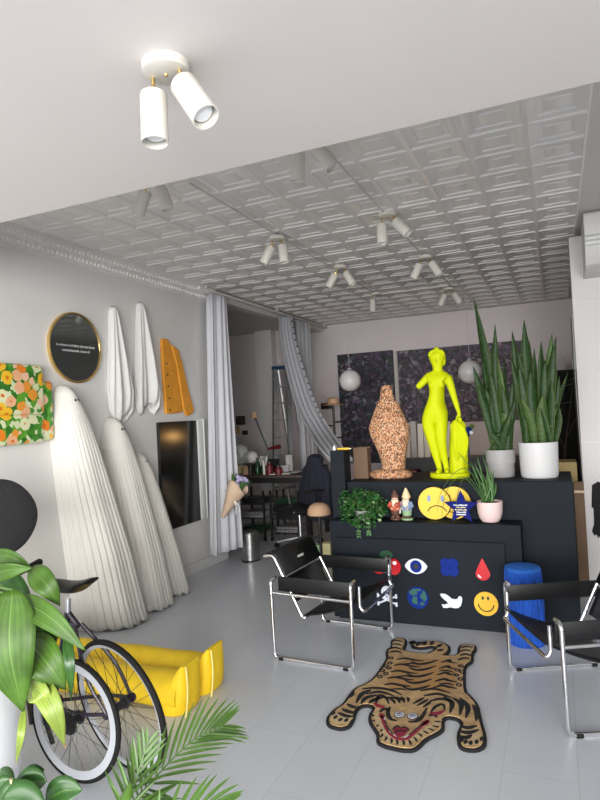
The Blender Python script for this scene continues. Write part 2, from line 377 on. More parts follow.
def tag(o, label=None, cat=None, group=None, kind=None):
    if label: o['label'] = label
    if cat: o['category'] = cat
    if group: o['group'] = group
    if kind: o['kind'] = kind
    return o
def thing(name, label, cat, loc=(0,0,0), rz=0, group=None, kind=None):
    o = bpy.data.objects.new(name, None); C.objects.link(o); o.empty_display_size = .1
    o.location = loc; o.rotation_euler = (0, 0, rz)
    return tag(o, label, cat, group, kind)
def struct(o, label, cat): return tag(o, label, cat, None, 'structure')
def dup(root, loc, rz=None, label=None):
    r = root.copy(); C.objects.link(r); r.location = loc
    if rz is not None: r.rotation_euler = (0, 0, rz)
    if label: r['label'] = label
    for ch in root.children:
        c = ch.copy(); C.objects.link(c); c.parent = r
        for g in ch.children:
            d = g.copy(); C.objects.link(d); d.parent = c
    return r
def roundpath(pts, r=.04, seg=5, closed=False):
    out = []; N = len(pts); P = [V(p) for p in pts]
    for i in range(N):
        if not closed and i in (0, N-1): out.append(P[i]); continue
        a, b, c = P[(i-1) % N], P[i], P[(i+1) % N]
        d1 = (a-b); d2 = (c-b); q = min(r, d1.length*.48, d2.length*.48)
        p1 = b + d1.normalized()*q; p2 = b + d2.normalized()*q
        for k in range(seg+1):
            t = k/seg; out.append(p1*(1-t)**2 + b*2*t*(1-t) + p2*t*t)
    return out
def interp(tab, x):
    if x <= tab[0][0]: return tab[0][1:]
    for (a, *va), (b, *vb) in zip(tab, tab[1:]):
        if x <= b:
            t = (x-a)/(b-a); return [p+(q-p)*t for p, q in zip(va, vb)]
    return tab[-1][1:]
def spline(pts, n):
    P = [V(p) for p in pts]; out = []
    Q = [P[0]*2-P[1]] + P + [P[-1]*2-P[-2]]
    m = len(P)-1
    for i in range(n+1):
        t = i/n*m; k = min(int(t), m-1); t -= k
        a, b, c, d = Q[k:k+4]
        out.append(.5*((2*b) + (c-a)*t + (2*a-5*b+4*c-d)*t*t + (3*b-a-3*c+d)*t**3))
    return out

# ================================================================== THE ROOM
XL, CZ, SZ, SY, YB, XR = -3.545, 3.05, 2.60, 2.11, 9.4, .45
struct(MB().box((-6.2, -1.5, -.1), (3.2, YB+.15, 0)).build('floor', M['floor']), 'pale grey glossy painted tile floor of the shop', 'floor')
struct(MB().box((XL-.15, -1.5, 0), (XL, 5.95, CZ+.1)).build('wall_left', M['wall']), 'white wall with mirror, ghosts and jacket hung on it', 'wall')
struct(MB().box((-6.2, YB, 0), (3.2, YB+.15, CZ+.1)).build('wall_back', M['backwall']), 'grey shaded back wall carrying the dark paintings', 'wall')
struct(MB().box((-6.0, 5.80, 0), (XL-.15, 5.95, CZ+.1)).box((-6.2, 5.8, 0), (-6.0, YB, CZ+.1)).build('wall_alcove', M['alcovewall']), 'dim walls of the alcove behind the curtain', 'wall')
struct(MB().box((-4.72, 9.2, 0), (-4.40, YB, CZ)).build('trim_1', M['trim']), 'pale square pier standing in the alcove behind the ladder', 'pillar')
struct(MB().box((XL-.1, 5.95, 2.95), (XL+.03, YB, CZ)).build('trim_2', M['trim']), 'pale header beam above the curtain track', 'beam')
# right: white partition return, dark wall further back, white wall further forward
pb = MB().box((.175, 5.6, 0), (1.7, 5.75, 2.985)); 
pb.box((.172, 5.594, 2.418), (1.7, 5.6, 2.424), 1).box((.172, 5.594, 1.238), (1.7, 5.6, 1.244), 1)
struct(pb.build('wall_partition', [M['whitebox'], M['trim']]), 'white partition wall at the right, beside the dark counter', 'wall')
struct(MB().box((.62, 5.75, 0), (.75, YB, CZ+.1)).build('wall_right', M['dark_wall']), 'dark side wall beyond the white partition', 'wall')
struct(MB().box((1.7, -1.5, 0), (1.85, 5.75, CZ+.1)).build('wall_right_front', M['wall']), 'white side wall out at the right of the chairs', 'wall')
struct(MB().box((XL-.15, -1.5, SZ), (1.85, SY, CZ+.25)).build('ceiling', M['plaster']), 'lower smooth pinkish white ceiling of the shop front', 'ceiling')

def tin_ceiling():
    mb = MB(); T = .3075; x0, y0 = .238-12*T+0*T, SY+.02
    nx = 12; ny = 24
    prof = [(.5, .5, 0), (.462, .470, 0), (.425, .448, .009), (.31, .30, .0095), (.275, .28, .0165), (.20, .20, .017), (.175, .185, .013)]
    for i in range(nx):
        for j in range(ny):
            cx, cy = x0+(i-.0)*T+T/2, y0+j*T+T/2
            if cy+T/2 > YB: continue
            rg = []
            for hx, hy, dz in prof:
                a = hx*T; b = hy*T; rg.append([V((cx-a, cy-b, CZ+dz)), V((cx-a, cy+b, CZ+dz)), V((cx+a, cy+b, CZ+dz)), V((cx+a, cy-b, CZ+dz))])
            mb.rings(rg, 0, False, True, smooth=False)
    yb = y0 + int((YB-y0)/T)*T
    mb.box((XL-.15, SY-.05, CZ), (x0, YB, CZ+.06), 1).box((x0+nx*T, SY-.05, CZ), (1.85, YB, CZ+.06), 1)
    mb.box((x0, yb, CZ), (x0+nx*T, YB, CZ+.06), 1).box((x0, SY-.05, CZ), (x0+nx*T, y0, CZ+.06), 1)
    mb.box((-6.2, SY, CZ+.07), (1.85, YB+.1, CZ+.15), 1)
    mb.box((-6.2, 5.8, CZ), (XL-.15, YB, CZ+.06), 1)
    return mb.build('ceiling_tin', [M['tin'], M['border']])
struct(tin_ceiling(), 'embossed pressed tin ceiling of square coffers', 'ceiling')

def cornice():
    mb = MB()
    n = 5
    prof = [(0, 0), (.015, .01), (.02, .03), (.035, .06), (.055, .085), (.075, .10), (.085, .125), (.09, .145)]
    rg = []
    for x, z in prof: rg.append([V((XL+x, SY, 2.905+z)), V((XL+x, 5.85, 2.905+z))])
    mb.rings(rg, 0, False, False, False, closed=False)
    y = SY+.03; k = 0
    while y < 5.84:       # leaf bosses
        for (dx, dz, r) in ((.030, .045, .015), (.066, .095, .013)):
            mb.ball((XL+dx, y + (.022 if dz > .05 else 0), 2.905+dz), r, n=8, m=5, sy=.7, sz=1.3)
        y += .046; k += 1
    mb.box((XL, SY, 2.895), (XL+.014, 5.85, 2.908))
    return mb.build('trim_3', M['tin'])
struct(cornice(), 'embossed leaf cornice along the top of the left wall', 'cornice')
struct(MB().box((XL, -1.5, 0), (XL+.018, 5.95, .115)).box((XL, 5.93, 0), (XL+.02, 5.97, .12)).build('baseboard_left', M['trim'], bev=.003), 'white baseboard under the left wall', 'baseboard')

# ------------------------------------------------------------------ ceiling spotlights
GL = 'twin white spotlights on the ceiling'
def spotlight(loc, dl, dr, label, drop=.0):
    t = thing('ceiling_spotlight', label, 'spotlight', loc, 0, GL)
    MB().lathe([(.066, 0), (.067, -.004), (.066, -.026), (.058, -.029)], n=28).build('canopy', M['cream'], t)
    MB().ball((0, 0, -.031), .006, n=8, m=6).build('finial', M['brass'], t)
    for sx, d in ((-.045, dl), (.045, dr)):
        if d is None: continue
        d = V(d).normalized(); a = V((sx, 0, -.027)); k = a + V((0, 0, -.03)); p = k + d*.018
        MB().cyl(a, k, .005, n=8).ball(k, .009, n=10, m=6).cyl(k, p, .006, n=8).build('brass_joint', M['brass'], t)
        q = p + d*.145
        u = d.orthogonal().normalized(); w = d.cross(u)
        def ring(c, r): return [c + (u*math.cos(2*PI*i/24) + w*math.sin(2*PI*i/24))*r for i in range(24)]
        lamp = MB().rings([ring(p, .010), ring(p + d*.001, .036), ring(p + d*.006, .0385), ring(q, .0385), ring(q, .035), ring(q - d*.05, .033)], 0, True, True).build('lamp_cylinder', M['cream'], t)
        MB().rings([ring(q - d*.052, .026), ring(q - d*.03, .030), ring(q - d*.018, .027), ring(q - d*.012, .012)], 0, True, True).build('bulb', M['bulb'], lamp)
spotlight((-.955, 1.40, SZ), (.03, -.06, -1), (.62, -.12, -.95), 'twin white spotlight on the smooth front ceiling, nearest of all the spotlights')
spotlight((-2.13, 2.93, CZ), (-.55, .1, -1), (.35, .05, -1), 'twin white spotlight half hidden by the front ceiling edge, above the wall mirror')
spotlight((-1.13, 2.90, CZ), (-.12, .1, -1), (.62, .05, -.9), 'twin white spotlight half hidden by the ceiling edge, on the side towards the plants')
spotlight((-1.07, 4.33, CZ), (-.02, .0, -1), (.75, -.1, -.9), 'twin spotlight with one lamp straight down and one tipped sideways, largest on the tin ceiling')
spotlight((-2.015, 4.42, CZ), (-.6, 0, -1), (.08, 0, -1), 'twin spotlight on tin ceiling nearest the curtain, one lamp hanging straight down')
spotlight((-1.90, 5.65, CZ), (-.65, 0, -1), (.55, 0, -1), 'twin spotlight with evenly splayed lamps, midway down the conduit nearer the curtain')
spotlight((-1.075, 5.75, CZ), (-.55, 0, -1), (.6, 0, -1), 'twin spotlight with splayed lamps above the neon yellow statue')
spotlight((-1.976, 7.21, CZ), (-.05, 0, -1), None, 'single small spotlight hanging straight down above the speckled veiled statue')
spotlight((-1.128, 7.48, CZ), (-.5, 0, -1), (.55, 0, -1), 'farthest twin spotlight with splayed lamps, near the tall plant leaf tip')
for nm, x, y0, lab in (('conduit', -1.085, 3.1, 'thin pale conduit pipe linking the spotlights on the side towards the plants'), ('conduit', -1.985, 3.1, 'thin pale conduit pipe linking the spotlights nearer the curtain')):
    tag(MB().cyl((x, y0, CZ-.008), (x, 7.5, CZ-.006), .006, n=8).build(nm, M['border']), lab, 'pipe')
tag(MB().cyl((-2.0, 7.25, CZ-.012), (-1.1, 7.25, CZ-.012), .011, n=8).build('conduit', M['cream']), 'white cross pipe between the two farthest spotlights', 'pipe')

# ================================================================== LEFT WALL
def wall_mirror():
    y, z, r = 3.735, 2.222, .285
    t = thing('wall_mirror', 'round dark mirror with a gold frame on the white wall', 'mirror', (XL, y, z))
    R90 = Matrix.Rotation(PI/2, 4, 'Y')
    MB().lathe([(r-.022, .0), (r, 0), (r+.003, .008), (r, .026), (r-.008, .028), (r-.015, .024), (r-.018, .014)], n=64, M4=R90, cap0=False, cap1=False).build('gold_frame', M['gold'], t)
    g = MB().lathe([(r-.010, 0), (r-.012, .018)], n=64, M4=R90).build('mirror_glass', M['mirror'], t)
    rr = random.Random(3); mb = MB()
    for zc, y0, y1 in ((.012, -.205, .215), (-.028, -.145, .15)):   # two lines of tiny lettering, too small to read
        yy = y0
        while yy < y1:
            w = rr.uniform(.005, .011); h = rr.choice((.011, .016, .02))
            mb.box((.0182, yy, zc-.008), (.0192, yy+w*.45, zc-.008+h)).box((.0182, yy, zc-.008+rr.choice((0, .006, .010))), (.0192, yy+w, zc-.004+rr.choice((0, .006, .010))))
            yy += w + rr.choice((.003, .004, .004, .011))
        tag(mb.build('lettering', M['white'], t), 'line of tiny white lettering'); mb = MB()
wall_mirror()

def ghost(y_top, y_base, H, hw, d, label, seed, n_f):
    t = thing('ghost_sculpture', label, 'sculpture', (XL, y_base, 0), 0, 'white draped ghost sculptures along the wall')
    tab = [(0.0, .002, .03), (.010, .045, .09), (.030, .082, .135), (.07, .122, .165), (.11, .158, .19), (.17, .215, .215), (.26, .262, .25), (.45, .30, .31), (.7, .33, .39), (1.0, .37, .45)]
    sc = hw/.37; sd = d/.45
    r = random.Random(seed)
    ph = [r.uniform(0, 6.28) for _ in range(4)]
    def fold(a, tt):
        q = abs(((a*n_f + .5*math.sin(a*3+ph[0])) / PI) % 1 - .5)*2       # 0 in the middle of a crease
        groove = math.exp(-(q/.30)**2)
        big = math.sin(a*5.0+ph[1])*.6 + math.sin(a*8+ph[2])*.4
        k = 1/(1+math.exp(-(a-.30)*7))
        A = min(1, max(0, (tt-.06)/.4))
        return 1 + A*(-.12*groove*k - .045*groove*(1-k) + .045*big*(1-.5*k))
    NU, NV = 420, 60
    def fn(u, v):
        a = -PI/2 + PI*u
        tt = v**1.6
        h, dd = interp(tab, tt); h *= sc if tt > .17 else (1 - (1-sc)*.8); dd *= sd
        f = fold(a, tt)
        yc = (y_top - y_base)*(1-tt)
        z = H*(1-tt)
        if v == 1: z = .012 + .008*math.sin(a*n_f)
        return V((max(.004, dd*max(0, math.cos(a))**.95*f), yc + h*math.sin(a)*(.6+.4*f), z))
    MB().grid(fn, NU, NV).build('draped_cloth', M['ghost'], t, solid=.006)
    for dy in (-.008, .072) if H > 1.5 else (-.004, .05):
        tt = .066; h, dd = interp(tab, tt); h *= 1-(1-sc)*.8; a = dy*4 - .12
        p = V((dd*sd*math.cos(a)**.95, (y_top-y_base)*(1-tt) + h*math.sin(a), H*(1-tt)))
        MB().ball(p, .011 if H > 1.4 else .008, n=10, m=6, sz=1.2, sx=.6).build('eye', M['eyehole'], t)
    return t
ghost(3.55, 3.87, 1.915, .268, .45, 'tallest white draped ghost sculpture, under the round mirror', 1, 19)
ghost(4.09, 4.28, 1.65, .235, .42, 'middle sized white draped ghost sculpture between the tall one and the small one', 5, 19)
g3 = ghost(4.42, 4.67, 1.325, .20, .34, 'smallest white draped ghost sculpture, next to the dark glossy print', 9, 18)

def hung_cloth(y, z1, z0, w, label, seed):
    r = random.Random(seed); p = [r.uniform(0, 6) for _ in range(5)]
    tab = [(0, .012, .03), (.03, .04, .05), (.1, .055, .06), (.5, .10, .075), (.8, .13, .085), (.93, .11, .07), (1, .05, .04)]
    def fn(u, v):
        a = -PI/2 + PI*u
        h, d = interp(tab, v); h *= w
        f = 1 + min(1, v*2)*(.28*math.sin(a*7+p[0]) + .22*math.sin(a*13+p[1]+v*1.5))
        drift = .06*v*w*math.sin(a*2+p[3])
        zz = z1 - (z1-z0)*v*(1 - .10*(.5+.5*math.sin(a*3+p[2]))*v)
        return V((XL+max(.003, d*max(0, math.cos(a))**.7*f), y + h*math.sin(a) + drift + .04*v, zz))
    tag(MB().grid(fn, 90, 40).build('hanging_cloth', M['cloth'], solid=.005), label, 'cloth', 'white cloths hung on the wall')
hung_cloth(4.20, 2.625, 1.60, .95, 'white gathered cloth hung on the wall beside the round mirror', 2)
hung_cloth(4.58, 2.72, 1.66, 1.0, 'white gathered cloth hung next to the mustard orange jacket', 4)

def jacket():
    t = thing('hung_jacket', 'mustard orange jacket hung flat on the white wall with dark buttons', 'jacket', (XL, 0, 0))
    def poly(px): return [V((.0, atx(x, y, XL).y, atx(x, y, XL).z)) for x, y in px]
    b = poly([(159.5, 341), (161, 338.5), (166, 339.5), (168, 345), (175, 350), (176.5, 360), (178, 385), (179.5, 409), (180, 412.5), (172, 413.5), (164, 414), (163.5, 405), (161, 372)])
    MB().prism(b, (.032, 0, 0)).build('jacket_body', M['orange'], t, bev=.010)
    s = poly([(168, 344.5), (175.5, 350), (179, 362), (186, 392), (191, 410), (189.5, 414), (184.5, 416.5), (180.5, 409), (177, 386), (173.5, 364)])
    MB().prism([p+V((.012, 0, 0)) for p in s], (.030, 0, 0)).build('sleeve', M['orange'], t, bev=.010)
    for x, y in ((164.2, 364), (164.8, 375), (165.6, 386.5), (166.6, 398.5), (167.4, 410)):
        q = atx(x, y, XL); MB().ball((.033, q.y, q.z), .011, n=10, m=6, sx=.5).build('button', M['dark_dot'], t)
    q1 = atx(170.5, 373, XL); MB().rbox((.030, q1.y-.045, q1.z-.02), (.037, q1.y+.06, q1.z+.008), .003).build('pocket_flap', M['orange'], t)
jacket()

def floral(px, x0, x1, label):
    P = [atx(x, y, XL) for x, y in px]
    ys = [p.y for p in P]; zs = [p.z for p in P]
    o = MB().rbox((x0, min(ys), min(zs)), (x1, max(ys), max(zs)), .03, seg=4).build('floral_panel', M['floral'])
    tag(o, label, 'wall panel', 'floral vinyl panels')
floral([(-40, 362), (35.5, 366), (35, 415), (-40, 415)], XL+.02, XL+.085, 'floral vinyl panel in orange and green, upper of the three on the wall')
floral([(34, 381), (47.5, 384), (47, 440), (36, 440)], XL+.0, XL+.06, 'narrow floral vinyl panel nearest the tall ghost')
floral([(-40, 416), (35.2, 416), (38, 443), (-40, 446)], XL+.005, XL+.075, 'floral vinyl panel in orange and green, lower wide one with yellow blooms')

def glass_panel():
    y0, y1, z0, z1 = 4.765, 5.535, .535, 1.585
    t = thing('glossy_print', 'tall dark glossy framed print mounted on the white wall beside the curtain', 'picture', (XL, 0, 0))
    MB().box((.0, y0, z0), (.035, 5.415, z1)).build('dark_glass', M['blackglass'], t)
    MB().rbox((.0, 5.415, z0+.0), (.05, y1-.02, z1), .004).build('pale_side_frame', M['framewhite'], t)
    MB().rbox((.0, y1-.02, z0), (.058, y1, z1+.01), .004).build('frame_edge', M['trim'], t)
glass_panel()

# ------------------------------------------------------------------ curtains
def curtain_near():
    t = thing('curtain', 'pale grey curtain gathered against the end of the white wall', 'curtain', (0, 0, 0))
    r = random.Random(11)
    y0, y1, zt, zb = 5.64, 5.93, 2.955, .17
    def fn(u, v):
        # top gathered; lower part flares a little
        fl = 1 + .22*v*v
        yc = (y0+y1)/2 - .20*v; y = yc + (u-.5)*(y1-y0)*(1+.5*v)
        a = u*2*PI*3.2
        x = -3.42 + (.055*fl)*math.sin(a) + .02*math.sin(a*2.3+1) + .07*v*u*u + .06*v
        return V((x, y - .03*math.sin(a*2)*.6, zt + (zb-zt)*v + (.012*math.sin(a) if v > .98 else 0)))
    MB().grid(fn, 170, 24).build('curtain_cloth', M['curtain'], t, solid=.005)
    hk = MB()
    for k in range(6):
        y = y0 + .03 + k*.055; hk.cyl((-3.43, y, 2.93), (-3.43, y, 2.99), .006, n=6)
    hk.build('curtain_hooks', M['silver'], t)
curtain_near()
def curtain_track():
    t = thing('curtain_track', 'white curtain track running back from the wall end to the swept curtain', 'curtain track', (0, 0, 0))
    MB().rbox((-3.45, 5.45, 2.985), (-3.41, 9.3, 3.012), .004).build('rail', M['trim'], t)
    for y in (5.6, 7.4, 9.2): MB().box((-3.44, y, 3.01), (-3.42, y+.03, CZ)).build('bracket', M['trim'], t)
curtain_track()
def curtain_swept():
    t = thing('curtain', 'grey eyelet curtain at the back swept aside over the counter top', 'curtain', (0, 0, 0))
    pts = [V((-3.42, 7.62, 2.96)), V((-3.38, 7.62, 2.55)), V((-3.20, 7.45, 2.05)), V((-2.98, 7.20, 1.66)), V((-2.68, 6.85, 1.36)), V((-2.30, 6.25, 1.16)), V((-2.12, 6.05, 1.06))]
    sp = spline(pts, 40)
    def fn(u, v):
        k = v*40; i = min(39, int(k)); p = sp[i].lerp(sp[i+1], k-i)
        tn = (sp[i+1]-sp[i]).normalized(); side = V((.62, .72, .0)); side = (side - tn*side.dot(tn)).normalized(); n = tn.cross(side)
        w = .13 + .07*math.sin(PI*v*.9)
        a = u*2*PI*4.5
        return p + side*(u-.5)*w*1.5 + n*(.035*math.sin(a)+.015*math.sin(2.1*a+1))
    MB().grid(fn, 90, 60).build('curtain_cloth', M['curtain2'], t, solid=.005)
    mb = MB()
    for k in range(16):
        q = fn(.93, .03+k*.036); mb.ball(q + V((.012, -.012, 0)), .016, n=8, m=5, sz=.8)
    mb.build('eyelets', M['spoke'], t)
curtain_swept()
def curtain_far():
    y0, y1 = 8.0, 8.5
    def fn(u, v):
        a = u*2*PI*4
        return V((-3.42+.05*math.sin(a)+.015*math.sin(2.3*a), y0+(y1-y0)*u*(1+.15*v), 2.96 + (.25-2.96)*v))
    o = MB().grid(fn, 90, 12).build('curtain', M['curtain2'], solid=.005)
    tag(o, 'grey curtain hanging straight behind the swept curtain', 'curtain')
curtain_far()

# ================================================================== COUNTER
CF = 4.44     # front of the shelf step
def counter():
    t = thing('display_counter', 'charcoal stepped reception counter with painted emblems on its front', 'counter', (-.8, 4.9, 0))
    o = V((-.8, 4.9, 0))
    def P(mb, nm, m, **k):
        mb.v = [tuple(V(p)-o) for p in mb.v]; return mb.build(nm, m, t, **k)
    P(MB().box((-1.60, 4.64, 0), (.078, 5.30, 1.03)), 'upper_block', M['charcoal'], bev=.006)
    P(MB().box((-1.69, CF, 0), (-.275, 4.64, .75)), 'shelf_step', M['charcoal'], bev=.006)
    P(MB().box((-1.72, 4.60, 0), (-1.60, 4.76, 1.285)), 'side_upright', M['charcoal'], bev=.006)
    P(MB().box((-1.64, CF-.022, 0), (-.386, CF, .625)), 'front_panel', M['charcoal2'], bev=.004)
    yf = CF-.022
    def pt(px, py): q = aty(px, py, yf); return V((q.x, yf, q.z))
    def disc(cx, cz, rx, rz, th, y=yf, n=40): return [V((cx+rx*math.cos(2*PI*i/n), y, cz+rz*math.sin(2*PI*i/n))) for i in range(n)]
    # cherries
    c = pt(387, 566)
    e = P(MB().prism(disc(c.x-.062, c.z-.005, .052, .056, 0), (0, -.010, 0)).prism(disc(c.x+.055, c.z-.002, .052, .060, 0), (0, -.010, 0)), 'cherry_emblem', M['red'])
    P(MB().prism(disc(c.x, c.z+.085, .05, .032, 0), (0, -.009, 0)).tube([(c.x, yf-.006, c.z+.08), (c.x-.05, yf-.006, c.z+.03)], .006, 6).tube([(c.x, yf-.006, c.z+.08), (c.x+.05, yf-.006, c.z+.03)], .006, 6), 'cherry_leaf', M['green'], ).parent = t
    P(MB().prism(disc(c.x+.062, c.z+.028, .016, .014, 0, yf-.010), (0, -.002, 0)).prism(disc(c.x-.05, c.z+.025, .012, .012, 0, yf-.010), (0, -.002, 0)), 'cherry_shine', M['white'])
    # eye
    c = pt(416.2, 566); w, h = .083, .056
    loop = [V((c.x + w*math.cos(a)*(1 if abs(math.cos(a)) > .0 else 1), yf, c.z + h*math.copysign(abs(math.sin(a))**1.5, math.sin(a)))) for a in [2*PI*i/48 for i in range(48)]]
    P(MB().prism(loop, (0, -.010, 0)), 'eye_emblem', M['signwhite'])
    P(MB().prism(disc(c.x, c.z, .043, .045, 0, yf-.010), (0, -.003, 0)), 'eye_iris', M['blue'])
    P(MB().prism(disc(c.x, c.z, .019, .020, 0, yf-.013), (0, -.002, 0)), 'eye_pupil', M['eyehole'])
    # flower / clover in blue
    c = pt(449.5, 567); mb = MB()
    for k in range(4):
        a = PI/4 + k*PI/2; mb.prism(disc(c.x+.038*math.cos(a), c.z+.038*math.sin(a), .038, .038, 0), (0, -.008-.0004*k, 0))
    mb.prism(disc(c.x, c.z, .05, .05, 0), (0, -.0095, 0))
    P(mb, 'flower_emblem', M['blue'])
    P(MB().prism(disc(c.x, c.z, .009, .009, 0, yf-.0095), (0, -.002, 0)), 'flower_heart', M['navy'])
    # red drop
    c = pt(483, 573); loop = []
    for i in range(40):
        a = 2*PI*i/40; s = math.sin(a); r = .050
        if s > 0: loop.append(V((c.x + r*math.cos(a)*(1-s)**.55, yf, c.z + .108*s**1.15)))
        else: loop.append(V((c.x + r*math.cos(a), yf, c.z + r*s)))
    P(MB().prism(loop, (0, -.010, 0)), 'drop_emblem', M['red'])
    P(MB().tube([V((c.x + .034*math.cos(a), yf-.010, c.z + .034*math.sin(a))) for a in [PI*(1.08+.33*k/8) for k in range(9)]], [.002, .005, .007, .008, .008, .007, .006, .004, .002], 6), 'drop_shine', M['white'])
    # skull and crossbones
    c = pt(387, 594); mb = MB()
    mb.prism(disc(c.x, c.z+.018, .042, .044, 0), (0, -.008, 0)).prism([V((c.x+a, yf, c.z+b)) for a, b in ((-.024, -.045), (.024, -.045), (.030, -.005), (-.030, -.005))], (0, -.0085, 0))
    for s in (-1, 1):
        a, b = V((c.x-s*.070, yf-.005, c.z-.072)), V((c.x+s*.070, yf-.005, c.z-.012))
        mb.cyl(a, b, .007, n=8)
        for q in (a, b):
            mb.ball(q+V((0, 0, .008)), .010, n=8, m=5, sy=.6).ball(q-V((0, 0, .008)), .010, n=8, m=5, sy=.6)
    P(mb, 'skull_emblem', M['signwhite'])
    P(MB().prism(disc(c.x-.016, c.z+.008, .011, .013, 0, yf-.008), (0, -.002, 0)).prism(disc(c.x+.016, c.z+.008, .011, .013, 0, yf-.008), (0, -.002, 0)).prism([V((c.x-.007, yf-.0085, c.z-.022)), V((c.x+.007, yf-.0085, c.z-.022)), V((c.x, yf-.0085, c.z-.006))], (0, -.002, 0)), 'skull_sockets', M['eyehole'])
    # earth
    c = pt(418, 597.5)
    P(MB().prism(disc(c.x, c.z, .078, .080, 0), (0, -.009, 0)), 'earth_emblem', M['blue'])
    rr = random.Random(5); mb = MB()
    for (dx, dz, rx, rz) in ((-.03, .04, .030, .022), (-.02, -.018, .020, .032), (.046, .016, .022, .034), (.005, .058, .02, .010), (.03, -.04, .016, .013)):
        lp = [V((c.x+dx+rx*(1+.25*math.sin(3*a+dx*90))*math.cos(a), yf-.009, c.z+dz+rz*(1+.2*math.sin(4*a+dz*70))*math.sin(a))) for a in [2*PI*i/24 for i in range(24)]]
        mb.prism(lp, (0, -.002, 0))
    P(mb, 'earth_land', M['globegreen'])
    # dove
    dv = [(440.2, 593.6), (442.5, 593.3), (446, 594), (449, 596), (451.5, 598.3), (455, 599), (457.4, 598.8), (458.6, 596.5), (460.2, 595.8), (461.8, 596.8), (462.3, 599), (462, 602), (461, 605.5), (458.5, 607.6), (454.5, 607.9), (451, 606.8), (447.5, 607.6), (443.5, 607.5), (441.8, 604), (445, 604.2), (448.5, 603.2), (446.8, 601), (443.5, 598.4), (441, 595.8)]
    P(MB().prism([pt(*q) for q in dv][::-1], (0, -.009, 0)), 'dove_emblem', M['signwhite'])
    # smiley
    c = pt(486.2, 603.5)
    P(MB().prism(disc(c.x, c.z, .082, .084, 0), (0, -.010, 0)), 'smiley_emblem', M['smiley2'])
    arc = [V((c.x+.052*math.cos(a), yf-.011, c.z-.002+.050*math.sin(a))) for a in [PI*(1.0+.98*k/16) for k in range(17)]]
    P(MB().tube(arc, .004, 6).prism(disc(c.x-.020, c.z+.040, .008, .013, 0, yf-.010), (0, -.002, 0)).prism(disc(c.x+.016, c.z+.040, .008, .013, 0, yf-.010), (0, -.002, 0)), 'smiley_face', M['eyehole'])
    return t
counter()

# ------------------------------------------------------------------ things on the counter top
TOP = 1.03
def veiled_statue():
    c = atz(392, 477, TOP); cx, cy = c.x, 4.92
    t = thing('veiled_statue', 'speckled pink and orange veiled figure statue on the dark counter', 'statue', (cx, cy, TOP))
    k = .00108*1.03
    tab = [(62, 157, 10), (66, 157, 26), (76, 157, 37), (95, 157, 44), (130, 158, 48), (165, 160, 56), (185, 163, 70), (215, 167, 90), (260, 168, 108), (300, 168, 124), (340, 170, 140), (380, 172, 154), (420, 178, 152), (460, 182, 143), (520, 194, 122), (580, 203, 104), (630, 208, 92), (672, 212, 86), (690, 205, 92)]
    S = .775/(757-62)
    rg = []; n = 48; R2 = random.Random(4)
    for yv, xc, hw in tab:
        z = (757-yv)*S; w = hw*S; x0 = (xc-190)*S + z*.05; ring = []
        dep = w*.62 + (.02 if yv > 560 else 0)
        for i in range(n):
            a = 2*PI*i/n; c_, s_ = math.cos(a), math.sin(a)
            f = 1 + (.012*math.sin(a*9) if 190 < yv < 690 else 0)*min(1, (yv-190)/200)
            fr = 0
            if s_ < -.5 and 250 < yv < 420: fr = .02*math.exp(-((c_)**2)*8)       # joined hands
            ring.append(V((x0 + w*c_*f, dep*s_*f - fr, z)))
        rg.append(ring)
    MB().rings(rg[::-1], 0, True, True).build('veiled_figure', M['speckle'], t)
    MB().lathe([(.165, 0), (.180, .012), (.178, .040), (.155, .058), (.11, .072)], n=40, sy=.64).build('plinth', M['speckle'], t)
veiled_statue()

